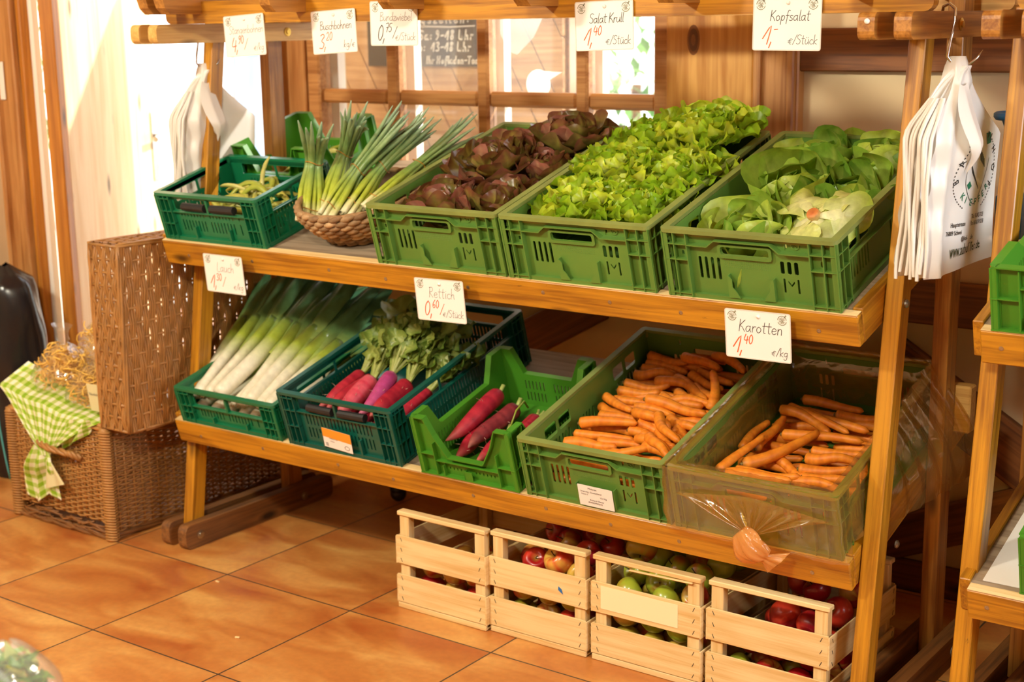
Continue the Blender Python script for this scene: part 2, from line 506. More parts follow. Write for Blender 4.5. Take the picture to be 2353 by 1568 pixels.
# half timbering on the back wall
nt_ = [0]
def trim(p0, p1, w, t, m='timber'):
    nt_[0] += 1
    o = board('trim_%d' % nt_[0], p0, p1, w, t, M_[m], None, up=(0, -1, 0), ch=.004)
    o['kind'] = 'structure'
    return o
yf = WY - .012
trim((1.24, yf, 1.398), (4.2, yf, 1.398), .108, .03)
trim((1.24, yf, .775), (4.2, yf, .775), .112, .03)
trim((1.177, yf, 0.085), (1.177, yf, 2.6), .13, .045, 'frame')
trim((.983, yf - .006, .80), (.983, yf - .006, 2.6), .262, .04, 'plank')
trim((.19, yf, .44), (.62, yf, .68), .115, .03)
trim((1.50, yf, .62), (2.25, yf, .16), .14, .03)
trim((2.02, yf - .012, .085), (2.02, yf - .012, .72), .12, .03)
trim((2.1, yf, .38), (1.45, yf, .10), .11, .03)
trim((-.60, yf - .01, 0), (-.60, yf - .01, 2.6), .045, .12, 'lacquer_brown')
trim((-.545, yf - .005, 0), (-.545, yf - .005, 2.6), .085, .04, 'frame')
kn = MB()
for rx, rz, c_, t_ in ((.019, .040, '8a5526', .0006), (.014, .030, '6a3f1c', .0010), (.007, .015, '8a5a30', .0014)):
    kn.col = lin(c_)
    kn.prism([[(rx * math.cos(a * PI / 10), rz * math.sin(a * PI / 10)) for a in range(20)]], t_, Matrix(((1, 0, 0, .937), (0, 0, -1, WY - .038), (0, 1, 0, 1.425), (0, 0, 0, 1))))
struct('trim_41', kn, M_['stalk'])
# moulding of the dark post beside the plank
trim((1.13, yf - .03, .085), (1.13, yf - .03, 2.6), .02, .02, 'frame')
trim((1.226, yf - .03, .085), (1.226, yf - .03, 2.6), .02, .02, 'frame')

# window: frame, muntins, white outer glazing bars, panes, sill
win = thing('window_1', 'wooden multi-pane window behind the top shelf', 'window', (0, WY, 0))
win['kind'] = 'structure'
xs_ = [(-.50, -.445), (-.168, -.118), (.189, .234), (.544, .587), (.808, .86)]
fr = MB()
for i in (0, 4):
    fr.box(xs_[i][0], xs_[i][1], -.03, .03, WZ0, WZ1, ch=.006)
fr.box(-.445, .808, -.03, .03, WZ0, WZ0 + .05, ch=.006).box(-.445, .808, -.03, .03, WZ1 - .05, WZ1, ch=.006)
fr.build('frame', M_['frame'], win)
for i in (1, 2, 3):
    MB().box(xs_[i][0], xs_[i][1], -.022, .028, WZ0 + .05, WZ1 - .05, ch=.008).build('muntin', M_['frame'], win)
for z0 in (1.232, 1.60):
    for i in range(4):
        MB().box(xs_[i][1], xs_[i + 1][0], -.018, .026, z0, z0 + .045, ch=.008).build('muntin', M_['frame'], win)
ob = MB()
for i in range(5):
    ob.box(xs_[i][0] + .006, xs_[i][1] - .004, .066, .10, WZ0 + .05, WZ1 - .05)
for z0 in (1.232, 1.60):
    ob.box(-.5, .86, .068, .098, z0 + .006, z0 + .04)
ob.build('outer_glazing_bars', M_['white_paint'], win)
gm, gnt, gp, gout = mat_base('window_glass')
gnt.nodes.remove(gp)
gt = node(gnt, 'ShaderNodeBsdfTransparent', Color=(.97, .98, .97, 1))
gg = node(gnt, 'ShaderNodeBsdfGlossy', Roughness=.03)
gd = node(gnt, 'ShaderNodeBsdfTranslucent', Color=(1, .97, .92, 1))
g1 = node(gnt, 'ShaderNodeMixShader', Fac=.055, i1=gt.outputs[0], i2=gd.outputs[0])
g2 = node(gnt, 'ShaderNodeMixShader', Fac=.06, i1=g1.outputs[0], i2=gg.outputs[0])
gnt.links.new(g2.outputs[0], gout.inputs[0])
M_['glass'] = gm
zs_ = [(WZ0 + .05, 1.232), (1.277, 1.60), (1.645, WZ1 - .05)]
for i in range(4):
    for z0, z1 in zs_:
        MB().box(xs_[i][1], xs_[i + 1][0], .002, .006, z0, z1).build('pane', gm, win)
struct('window_sill', MB().box(-.52, .85, WY - .06, WY + .03, WZ0 - .03, WZ0, ch=.005), M_['frame'])
# stickers on the glass
st = MB()
P = []
for k in range(25):
    a = math.radians(62 + 316 * k / 24)
    P.append((.043 * math.cos(a), .043 * math.sin(a)))
P = [(.085, .036)] + P
tag(MB().prism([P], .001, Matrix(((1, 0, 0, .402), (0, 0, -1, WY), (0, 1, 0, 1.300), (0, 0, 0, 1)))).build('window_sticker', plain('white_vinyl', 'fbfaf6', .5, 0, transl=.8)), 'round white sticker with a pointed tail on the third window pane', 'sticker')
P = [(0, .20), (.0, .06), (.03, .01), (.06, 0), (.12, .05), (.155, .11), (.17, .2)]
dm = film('frosted_decal', (1, 1, 1, 1), .05, .22, (1, 1, 1, 1), .3, 0)
tag(MB().prism([P], .0006, Matrix(((1, 0, 0, .268), (0, 0, -1, WY - .001), (0, 1, 0, 1.385), (0, 0, 0, 1)))).build('window_decal', dm), 'frosted translucent curved decal on the third window pane above the sticker', 'decal')

# exterior: board wall panel with chalkboard, bushes
M_['shutter'] = wood('weathered_shutter_boards', 'a8794c', 'd0a878', .7, .5, False)
ext = thing('shutter_panel', 'brown wooden board panel with diagonal grooves standing outside the window', 'shutter', (0, 1.9, 0))
sp = MB()
for k in range(-10, 12):
    x0 = -.62 + k * .13
    # diagonal boards clipped to the panel by a simple polygon
    pts = []
    A = [(x0, 2.1), (x0 + .124, 2.1), (x0 + .124 + .9, .5), (x0 + .9, .5)]
    def clip(P, ax, val, keep_less):
        Q = []
        for i in range(len(P)):
            a, b = P[i], P[(i + 1) % len(P)]
            ia = (a[ax] <= val) == keep_less; ib = (b[ax] <= val) == keep_less
            if ia: Q.append(a)
            if ia != ib:
                t = (val - a[ax]) / (b[ax] - a[ax])
                Q.append(tuple(a[j] + t * (b[j] - a[j]) for j in (0, 1)))
        return Q
    A = clip(A, 0, -.96, False)
    if len(A) > 2: A = clip(A, 0, .145, True)
    if len(A) > 2:
        sp.prism([A[::-1]], .025, Matrix(((1, 0, 0, 0), (0, 0, 1, 0), (0, 1, 0, 0), (0, 0, 0, 1))))
sp.build('panel_boards', M_['shutter'], ext)
MB().box(-.97, .155, .026, .05, .0, 2.12).build('panel_back', M_['timber'], ext)
struct('trim_porch', MB().box(.19, .225, 1.88, 1.95, -.04, 2.6), M_['white_paint']).name = 'trim_40'

def leaf_cards(mb, cx, cy, cz, rx, ry, rz, n, size, rnd, cols):
    for _ in range(n):
        d = V((rnd.gauss(0, 1), rnd.gauss(0, 1), rnd.gauss(0, 1))).normalized() * rnd.uniform(.6, 1)
        p = V((cx + d.x * rx, cy + d.y * ry, cz + d.z * rz))
        q = Matrix.Translation(p) @ Matrix.Rotation(rnd.uniform(0, 6.3), 4, 'Z') @ Matrix.Rotation(rnd.uniform(-1.2, 1.2), 4, 'X')
        s = size * rnd.uniform(.6, 1.3)
        c = rnd.choice(cols)
        mb.add([(0, -s, 0), (s * .45, 0, s * .12), (0, s, 0), (-s * .45, 0, s * .12)], [(0, 1, 2, 3)], q, [c] * 4)
rb = random.Random(3)
G = [lin('5f9a48'), lin('7ab05c'), lin('a8cc84'), lin('4a8038')]
for (cx, cy, cz, rx, ry, rz, n, lab, pink) in ((-1.75, 5.4, 1.15, 1.3, .7, .9, 1300, 'sunlit green bush with pink blossom outside the window on the right', 60), (-6.6, 4.9, 1.5, .9, .7, 1.0, 900, 'sunlit green bush seen beyond the doorway at far left', 0)):
    b = thing('garden_bush', lab, 'bush', (cx, cy, -.04))
    mb = MB(); leaf_cards(mb, 0, 0, cz, rx, ry, rz, n, .07, rb, G); mb.build('foliage', M_['leaf'], b)
    MB().tube([(0, 0, 0), (0.05, 0, cz)], [.05, .03]).build('stem', M_['foot'], b)
    if pink:
        mb = MB(); leaf_cards(mb, 0, -.1, cz, rx, ry, rz, pink, .08, rb, [lin('d8607c'), lin('e88aa0')]); mb.build('blossom', M_['leaf'], b)

# doorway on the left: jamb, glazed sidelight post, open pale door leaf
trim((-1.40, .91, 0), (-1.40, .91, 2.6), .10, .09, 'frame')
trim((-1.335, .91, 0), (-1.335, .91, 2.6), .022, .05, 'door_edge')
trim((-1.44, .86, 0), (-1.44, .86, 2.6), .03, .03, 'frame')
trim((-1.312, .93, 0), (-1.312, .93, 2.6), .02, .03, 'white_paint')
dr = thing('door_1', 'pale wooden door leaf standing open in the bright doorway', 'door', (-1.20, .92, 0), (0, 0, math.atan2(.77, -.42)))
dr['kind'] = 'structure'
board('leaf', (.46, .0225, .01), (.46, .0225, 2.15), .045, .82, M_['door'], dr, up=(1, 0, 0), ch=.004)
board('edge_strip', (.025, .0225, .01), (.025, .0225, 2.15), .049, .05, M_['door_edge'], dr, up=(1, 0, 0), ch=.004)
hd = MB()
hd.box(.795, .84, -.008, 0, .90, 1.16, ch=.002)
hd.tube([(.817, -.005, 1.07), (.817, -.045, 1.07), (.80, -.05, 1.07), (.71, -.05, 1.065)], .011, 8)
hd.build('door_handle', M_['steel'], dr)

ab = thing('pavement_sign', 'pale blue sign board standing outside the bright doorway', 'sign board', (-2.03, 2.6, -.06), (0, 0, -.5))
MB().box(-.24, .24, -.02, .02, .50, 1.42, ch=.01).build('board', plain('pale_blue_board', '8fb0cf', .6, .3, 5), ab)
for x in (-.22, .22):
    MB().box(x - .02, x + .02, -.02, .02, 0, .5).build('leg', M_['white_paint'], ab)
MB().box(-.265, -.24, -.03, .03, .48, 1.44).box(.24, .265, -.03, .03, .48, 1.44).box(-.265, .265, -.03, .03, 1.42, 1.45).build('border', M_['white_paint'], ab)
# ------------------------------------------------------------------ market rack(s)
T = math.radians(16)
CT, ST = math.cos(T), math.sin(T)
LY, LZ, UY, UZ = .5555, .3742, .5523, .8955
RT = Matrix.Rotation(T, 4, 'X')
def Lm(x, s=0, h=0): return Matrix.Translation((x, LY + s * CT - h * ST, LZ + s * ST + h * CT)) @ RT
def Um(x, s=0, h=0): return Matrix.Translation((x, UY + s * CT - h * ST, UZ + s * ST + h * CT)) @ RT

def screw(parent, p, axis='-y', r=.0045, m='screw', name='screw'):
    mb = MB()
    M = Matrix.Translation(p) @ {'-y': Matrix.Rotation(PI / 2, 4, 'X'), '+x': Matrix.Rotation(PI / 2, 4, 'Y')}[axis]
    mb.lathe([(r, -.001), (r, .0012), (r * .6, .0022), (0, .0022)], 10, M)
    mb.smooth = False
    return mb.build(name, M_[m], parent)

def rack(label, X0, X1, left_post, right_post, ribs, screws, loc=(0, 0, 0)):
    """two tilted shelves between A-frame sides, pergola beam on top"""
    rk = thing('market_rack', label, 'display rack', loc)
    yf = lambda z: .585 + .136 * z
    for px, off in left_post + right_post:
        board('front_post', (px, yf(.02), .02), (px, yf(1.49), 1.49), .036, .048, M_['lacquer'], rk, up=(0, -1, .136))
        board('rear_post', (px, 1.0, .02), (px, 1.0, 1.60), .036, .06, M_['lacquer_brown'], rk, up=(0, -1, 0))
        for sx in (-1, 1):
            xx = px + sx * .036
            board('foot_rail', (xx, .515, .036), (xx, 1.13, .036), .034, .072, M_['foot'], rk, up=(0, 0, 1), round_ends=.022)
            board('top_arm', (xx + off, .527, 1.461), (xx + off, 1.24, 1.461), .034, .052, M_['lacquer_brown' if px > .5 else 'lacquer_pale'], rk, up=(0, 0, 1), round_ends=.016)
        a = 1 if px > (X0 + X1) / 2 else -1
        mb = MB()
        for (yy, zz) in ((.57, .036), (1.0, .036), (.79, 1.461), (1.02, 1.461)):
            M = Matrix.Translation((px + .053 + (off if zz > 1 else 0), yy, zz)) @ Matrix.Rotation(PI / 2, 4, 'Y')
            mb.smooth = False
            b = MB(); b.lathe([(.013, 0), (.013, .002), (.007, .003), (.007, .006), (0, .006)], 12, M)
            b.build('bolt', M_['brass' if zz > 1 else 'screw'], rk)
        for (fn, zz) in ((Lm, 0), (Um, 0)):
            c = fn(px, .13, -.03)
            p = c.translation
            M = Matrix.Translation((px + .019, p.y + .02, p.z)) @ Matrix.Rotation(PI / 2, 4, 'Y')
            b = MB(); b.lathe([(.009, 0), (.009, .003), (.005, .006), (0, .007)], 12, M); b.build('bolt', M_['screw'], rk)
    for nm, fn in (('lower', Lm), ('upper', Um)):
        M0 = fn(0, 0, 0)
        sh = MB().box(X0, X1, .022, .672, -.014, 0).build('shelf_board', M_['ply'], rk, M=M0)
        # lip leans under the shelf edge, worn pale on its top edge
        b = board('front_lip', M0 @ V((X0, .013, -.034)), M0 @ V((X1 + .022, .013, -.034)), .024, .07, M_['lacquer'], rk, up=M0.to_3x3() @ V((0, -.0, 1)), ch=.003)
        MB().box(X0 + .002, X1 + .02, .0015, .0245, .0012, .0024).build('worn_edge', M_['crate_wood'], rk, M=M0)
        b = board('under_batten', M0 @ V((X0 + .02, .05, -.062)), M0 @ V((X1 - .01, .05, -.062)), .05, .024, M_['lacquer_brown'], rk, up=M0.to_3x3() @ V((0, 0, 1)))
        for xx in (X0 - .011, X1 + .011):
            b = board('side_board', M0 @ V((xx, .026, -.031)), M0 @ V((xx, .68, -.031)), .022, .076, M_['lacquer'], rk, up=M0.to_3x3() @ V((0, 0, 1)))
        board('rear_batten', M0 @ V((X0, .66, -.03)), M0 @ V((X1, .66, -.03)), .03, .04, M_['lacquer_brown'], rk, up=M0.to_3x3() @ V((0, 0, 1)))
        Rn = M0.to_3x3()
        for xx in screws:
            mb = MB(); r = .0048
            mb.lathe([(r, 0), (r, .0008), (r * .55, .0014), (0, .0008)], 10, M0 @ Matrix.Translation((xx, .001, -.026 - .02 * ((xx * 7) % 1))) @ Matrix.Rotation(PI / 2, 4, 'X'))
            mb.build('screw', M_['screw'], rk)
    board('top_beam', (X0 + .02, .615, 1.516), (X1 + .13, .615, 1.516), .026, .058, M_['lacquer'], rk, up=(0, 0, 1), round_ends=.018)
    board('rear_beam', (X0 + .02, 1.1, 1.515), (X1 + .13, 1.1, 1.515), .04, .056, M_['lacquer_pale'], rk, up=(0, 0, 1), round_ends=.018)
    for rx in ribs:
        M = Matrix(((0, 0, 1, rx), (1, 0, 0, 0), (0, 1, 0, 0), (0, 0, 0, 1)))
        P = [(.478, 1.528), (.496, 1.512), (1.19, 1.512), (1.21, 1.53), (1.21, 1.575), (.462, 1.575)]
        MB().prism([P], .036).build('rafter', M_['lacquer_brown'], rk, M=M)
    return rk

rk1 = rack('long orange pine market rack with two tilted shelves of vegetable crates', -.298, 1.745, [(-.285, 0)], [(1.787, .022)],
           [-.236, -.17, .215, .600, .985, 1.34, 1.72], [-.2, .05, .33, .52, .78, 1.0, 1.18, 1.36, 1.52, 1.68])
mb = MB().box(1.79, 1.84, 1.035, 1.075, .55, .66, ch=.004).build('joint_block', M_['lacquer_pale'], rk1)
pn = MB(); pn.smooth = True; pn.lathe([(.0055, 0), (.005, .003), (0, .0045)], 12, Matrix.Translation((1.776, .526, 1.470)) @ Matrix.Rotation(PI / 2, 4, 'X')); pn.build('pushpin', M_['white_paint'], rk1)
rk2 = rack('second orange pine rack cut off by the right edge', 2.01, 2.95, [(1.995, .05)], [(2.98, 0)], [2.1, 2.6], [2.05, 2.16, 2.4, 2.7])
# ------------------------------------------------------------------ plastic crates
FX = Matrix(((1, 0, 0, 0), (0, 0, -1, 0), (0, 1, 0, 0), (0, 0, 0, 1)))   # panel xy -> crate x,z ; thickness towards -y
def wallM(side, W, D, inset):
    """panel local x runs left to right seen from outside, y is up, +z (thickness) points outwards"""
    if side == 'front': return Matrix.Translation((0, inset, 0)) @ FX
    if side == 'back': return Matrix.Translation((W, D - inset, 0)) @ Matrix.Rotation(PI, 4, 'Z') @ FX
    if side == 'right': return Matrix.Translation((W - inset, 0, 0)) @ Matrix.Rotation(PI / 2, 4, 'Z') @ FX
    return Matrix.Translation((inset, D, 0)) @ Matrix.Rotation(-PI / 2, 4, 'Z') @ FX

def ring(mb, W, D, z0, z1, o, i, r=.012):
    """rounded rectangular rim between outer offset o and inner offset i"""
    A, B = rrect(o, W - o, o, D - o, r, 4), rrect(i, W - i, i, D - i, max(r - (i - o), .003), 4)
    n = len(A)
    vs = [(x, y, z1) for x, y in A] + [(x, y, z1) for x, y in B] + [(x, y, z0) for x, y in A] + [(x, y, z0) for x, y in B]
    fs = []
    for k in range(n):
        k2 = (k + 1) % n
        fs += [(k, k2, n + k2, n + k), (2 * n + k, k, k2, 2 * n + k2)[::-1], (n + k, n + k2, 3 * n + k2, 3 * n + k)[::-1], (2 * n + k, 3 * n + k, 3 * n + k2, 2 * n + k2)]
    mb.add(vs, fs)

def ribs(mb, M, xs, zs, z0, z1, x0, x1, dep, t=.0022):
    for x in xs: mb.box(x - t / 2, x + t / 2, z0, z1, 0, dep, M)
    for z in zs: mb.box(x0, x1, z - t / 2, z + t / 2, 0, dep * .96, M)

def euro_crate(label, loc_M, mat, H=.16, W=.40, D=.60):
    c = thing('vegetable_crate', label, 'crate', group=None)
    put(c, loc_M)
    ins = .016
    rim = MB(); ring(rim, W, D, H - .009, H, 0, .017); ring(rim, W, D, H - .02, H - .008, .0135, .0185)
    rim.build('rim', M_['green_rim'], c)
    base = MB().box(.012, W - .012, .012, D - .012, .004, .008)
    ring(base, W, D, 0, .012, .006, .03)
    base.build('base', mat, c)
    for side in ('front', 'back', 'left', 'right'):
        L = W if side in ('front', 'back') else D
        M = wallM(side, W, D, ins)
        mb = MB()
        if L == W:
            holes = [rrect(.135, .245, .105, .124, .006)]
            holes += [rrect(.078 + k * .0145, .085 + k * .0145, .045, .096, .003) for k in range(4)]
            holes += [rrect(.266 + k * .0155, .275 + k * .0155, .072, .1, .003) for k in range(3)]
            holes += [rrect(.270, .2745, .030, .062, .001), rrect(.301, .3055, .030, .062, .001), [(.281, .058), (.288, .049), (.295, .058), (.295, .053), (.288, .044), (.281, .053)][::-1]]
            holes += [rrect(.040, .046, .096, .106, .002), rrect(.356, .362, .094, .108, .003), rrect(.281, .285, .130, .146, .001)]
        else:
            holes = []
            for a in (.085, .40):
                holes += [rrect(a, a + .05, .100, .135, .006), rrect(a + .06, a + .11, .100, .135, .006)]
            for a in (.09, .30, .41):
                n = 7 if a != .30 else 6
                holes += [rrect(a + k * .0145, a + .006 + k * .0145, .035, .088, .003) for k in range(n)]
        mb.prism([rrect(.012, L - .012, .004, H - .008, .002)] + holes, -.0028, M)
        # rib grids near the corners
        for a, b, mid in ((.004, .060, .030), (L - .062, L - .004, L - .032)):
            ribs(mb, M, (a + .001, mid, b), (.125, .09, .012), .004, H - .008, a, b, .0145)
        if L == W:
            o = wall = mb.build('end_wall', mat, c)
            # grip frame: ledge that steps up over the hand hole
            P = [(.060, .123), (.108, .123), (.126, .1375), (.252, .1375), (.272, .121), (.338, .121), (.338, .1235), (.273, .1235), (.253, .1400), (.125, .1400), (.107, .1255), (.060, .1255)]
            g = MB().prism([P], .0145, M)
            g.prism([rrect(.128, .252, .0985, .1290, .007), rrect(.135, .245, .105, .124, .005)], .006, M)
            g.build('hand_grip', mat, wall)
            d = MB()
            for i in range(22):
                for j in range(5):
                    x, z = .14 + i * .0049, .077 + j * .0045
                    d.add([(x - .0012, z, 0), (x, z - .0012, 0), (x + .0012, z, 0), (x, z + .0012, 0), (x, z, .0012)], [(0, 1, 4), (1, 2, 4), (2, 3, 4), (3, 0, 4)], M)
            d.build('grip_texture', mat, wall)
            for x0, s in ((.150, 1), (.252, -1)):
                f = MB()
                f.prism([[(x0, .012), (x0 + s * .024, .012), (x0 + s * .016, .026), (x0 + s * .008, .036), (x0 + s * .008, .054), (x0, .062)][::s]], .002, M @ Matrix.Translation((0, 0, .011)))
                f.box(min(x0, x0 - s * .002), max(x0, x0 - s * .002), .012, .062, 0, .013, M)
                f.build('label_holder', mat, wall)
            e = MB()
            for k in range(16):
                a0, a1 = 2 * PI * k / 16, 2 * PI * (k + 1) / 16
                q = lambda r, a: (.304 + r * math.cos(a), .138 + r * math.sin(a))
                e.prism([[q(.0075, a0), q(.0098, a0), q(.0098, a1), q(.0075, a1)]], .0018, M)
                if k % 4 == 1: e.prism([[q(.0015, a0), q(.0078, a0 - .12), q(.0078, a1 - .2), q(.0018, a1)]], .0018, M)
            e.box(.279, .281, .128, .148, 0, .0018, M)
            e.build('embossed_mark', mat, wall)
        else:
            mb.box(.062, L - .062, .093, .0955, 0, .012, M)
            mb.build('side_wall', mat, c)
    return c

def fold_crate(label, loc_M, mat, W, D, H, lab2=None):
    """dark crate with a wide open slot below the rim and rows of fine slots"""
    c = thing('folding_crate', label, 'crate')
    put(c, loc_M)
    ins = .014
    rim = MB(); ring(rim, W, D, H - .008, H, 0, .016); ring(rim, W, D, H - .018, H - .007, .011, .0165)
    rim.build('rim', mat, c)
    b = MB().box(.01, W - .01, .01, D - .01, .004, .008); ring(b, W, D, 0, .014, .004, .025)
    b.build('base', mat, c)
    zt = H - .02
    zb = zt - .032
    for side in ('front', 'back', 'left', 'right'):
        L = W if side in ('front', 'back') else D
        M = wallM(side, W, D, ins)
        mb = MB()
        holes = []
        n = max(2, int(round((L - .13) / .14)))
        x0, x1 = .06, L - .06
        pw = (x1 - x0) / n
        for k in range(n):
            holes.append(rrect(x0 + k * pw + .004, x0 + (k + 1) * pw - .004, zb, zt, .004))
        rows = [(.025, zb - .012)] if H < .13 else [(.030, .062), (.070, zb - .010)]
        for (z0, z1) in rows:
            m = int((L - .16) / .0125)
            for k in range(m):
                if z1 - z0 > .008 and not (side == 'front' and H < .15 and k % 9 == 8):
                    holes.append(rrect(.08 + k * .0125, .0845 + k * .0125, z0, z1, .0015, 1))
        mb.prism([rrect(.010, L - .010, .004, H - .007, .002)] + holes, -.0025, M)
        for a, b2, mids in ((.003, .058, (.021, .039)), (L - .058, L - .003, (L - .039, L - .021))):
            ribs(mb, M, (a + .001,) + mids + (b2 - .001,), (zt + .002, zb - .003, (zb + .012) / 2, .012), .004, H - .007, a, b2, .0125, .002)
        mb.box(.058, L - .058, zb - .0045, zb - .0015, 0, .009, M)
        nb = 2 if L < .45 else 4
        for k in range(nb):
            xx = L * (k + 1) / (nb + 1)
            mb.box(xx - .003, xx + .003, .004, zb * .5, 0, .011, M)
        mb.box(.02, L - .02, .004, .007, 0, .012, M)
        w = mb.build('end_wall' if L == W else 'side_wall', mat, c)
        if side == 'front':
            for k in range(n - 1):
                xx = x0 + (k + 1) * pw
                MB().box(xx - .004, xx + .004, zb - .004, zt + .004, .0, .008, M, ch=.001).build('slot_post', mat, w)
        if L == W and H > .13:
            g = MB(); hw = .1
            g.tube([M @ V((L / 2 - hw, (zb + zt) / 2 - .004, .002)), M @ V((L / 2 - .012, (zb + zt) / 2 - .004, .004))], .011, 10)
            g.tube([M @ V((L / 2 + .012, (zb + zt) / 2 - .004, .004)), M @ V((L / 2 + hw, (zb + zt) / 2 - .004, .002))], .011, 10)
            if side == 'front' and lab2: g.build('grip_roll', M_['black'], w)
    return c

def tab_crate(label, loc_M, mat, W, D, H, mid, cw=.07, cd=.08, cut=None):
    """bright green crate with raised corners and dipped walls"""
    c = thing('corner_tab_crate', label, 'crate')
    put(c, loc_M)
    base = MB().box(.01, W - .01, .01, D - .01, .003, .007); base.build('base', mat, c)
    for side in ('front', 'back', 'left', 'right'):
        L = W if side in ('front', 'back') else D
        k = cw if L == W else cd
        M = wallM(side, W, D, .014)
        sl = .032
        prof = [(.0, H), (k, H), (k + sl, mid), (L - k - sl, mid), (L - k, H), (L, H)]
        if side == 'front' and cut:
            m0, m1, zc = cut
            prof = [(0, H), (k, H), (k + .02, mid + .02), (m0, mid + .012), (m0 + .03, zc), (m1 - .03, zc), (m1, mid + .012), (L - k - .02, mid + .02), (L - k, H), (L, H)]
        prof = [(min(max(x, .012), L - .012), z) for x, z in prof]
        holes = []
        zz = min(mid, cut[2] if cut and side == 'front' else mid)
        for r in range(2):
            z0 = .02 + r * (zz - .03) / 2
            z1 = z0 + (zz - .03) / 2 - .008
            m = int((L - .14) / .0115)
            for q in range(m):
                if abs(.075 + q * .0115 - L / 2) > .014:
                    holes.append(rrect(.075 + q * .0115, .0785 + q * .0115, z0, z1, .0012, 1))
        mb = MB().prism([[(.012, .003), (L - .012, .003)] + prof[::-1]] + holes, -.003, M)
        # flange following the wall top
        for (xa, za), (xb, zb) in zip(prof[:-1], prof[1:]):
            d = V((xb - xa, zb - za, 0)); n = V((-d.y, d.x, 0)).normalized() * .003
            mb.prism([[(xa - n.x, za - n.y), (xb - n.x, zb - n.y), (xb, zb), (xa, za)]], .0145, M)
        for xx in (.003, .055, L - .055, L - .003):
            hh = H if xx in (.003, L - .003) else (mid if k < .055 else H - .003)
            mb.box(xx - .0012, xx + .0012, .003, hh - .004, 0, .0135, M)
        mb.box(.0, .056, mid * .62, mid * .62 + .0024, 0, .013, M); mb.box(L - .056, L, mid * .62, mid * .62 + .0024, 0, .013, M)
        mb.box(0, L, .003, .006, 0, .0135, M)
        mb.box(.055, L - .055, zz * .98 - .016, zz * .98 - .0136, 0, .012, M)
        mb.box(L / 2 - .012, L / 2 + .012, .006, .03, .010, .0125, M); mb.box(L / 2 - .012, L / 2 - .010, .006, .03, 0, .0125, M)
        mb.box(.075, .078, .006, .035, 0, .0125, M)
        mb.build('end_wall' if L == W else 'side_wall', mat, c)
    for (x, y) in ((0, 0), (W, 0), (0, D), (W, D)):
        sx, sy = (1 if x == 0 else -1), (1 if y == 0 else -1)
        q = MB().prism([[(x + sx * .001, y + sy * .014), (x + sx * .004, y + sy * .004), (x + sx * .014, y + sy * .001), (x + sx * .016, y + sy * .016)]], H - .003, Matrix.Translation((0, 0, .003)))
        q.build('corner_post', mat, c)
    return c

def copy_crate(src, label, M):
    c = copy_tree(src)
    put(c, M)
    c['label'] = label
    return c

kop = euro_crate('green slotted crate of butterhead lettuce, rightmost on the top shelf', Um(1.335), M_['green'])
oak = copy_crate(kop, 'green slotted crate heaped with bright curly lettuce on the top shelf', Um(.908))
red = copy_crate(kop, 'green slotted crate of red-brown lettuce beside the woven basket', Um(.505))
car = copy_crate(kop, 'green slotted crate full of loose carrots on the lower shelf', Lm(.949))
bagc = copy_crate(kop, 'green slotted crate wrapped in orange plastic film beside the right post', Lm(1.354))
bean = fold_crate('dark green crate of flat beans at the left end of the top shelf', Um(-.288, .008), M_['dkgreen'], .40, .30, .142, True)
leek = fold_crate('shallow dark green crate of leeks at the left end of the lower shelf', Lm(-.262), M_['dkgreen'], .40, .60, .113)
rett = fold_crate('petrol green crate of red radishes with leaves on the lower shelf', Lm(.162), M_['petrol'], .40, .60, .165, True)
sml = tab_crate('small bright green crate with raised corners holding a few red radishes', Lm(.625, .0), M_['green2'], .305, .395, .165, .098, .045, .06, cut=(.07, .235, .062))
gbk = tab_crate('bright green crate with raised corners behind the bean crate', Um(-.288, .318), M_['green2'], .315, .298, .165, .085, .062, .07)
rr1 = tab_crate('green crate cut off by the photo edge on the right rack upper shelf', Um(2.032, .0), M_['green2'], .40, .60, .135, .11, .10, .12)
rr2 = tab_crate('green crate corner at the photo edge on the right rack lower shelf', Lm(2.108, .02), M_['green2'], .40, .60, .135, .11, .06, .12)
tag(MB().box(0, .075, 0, .5, 0, .0012, ch=0).build('paper_sheet', M_['paper'], None, M=Lm(2.03, .04, .0008)), 'white paper sheet lying on the lower shelf of the right rack', 'paper')

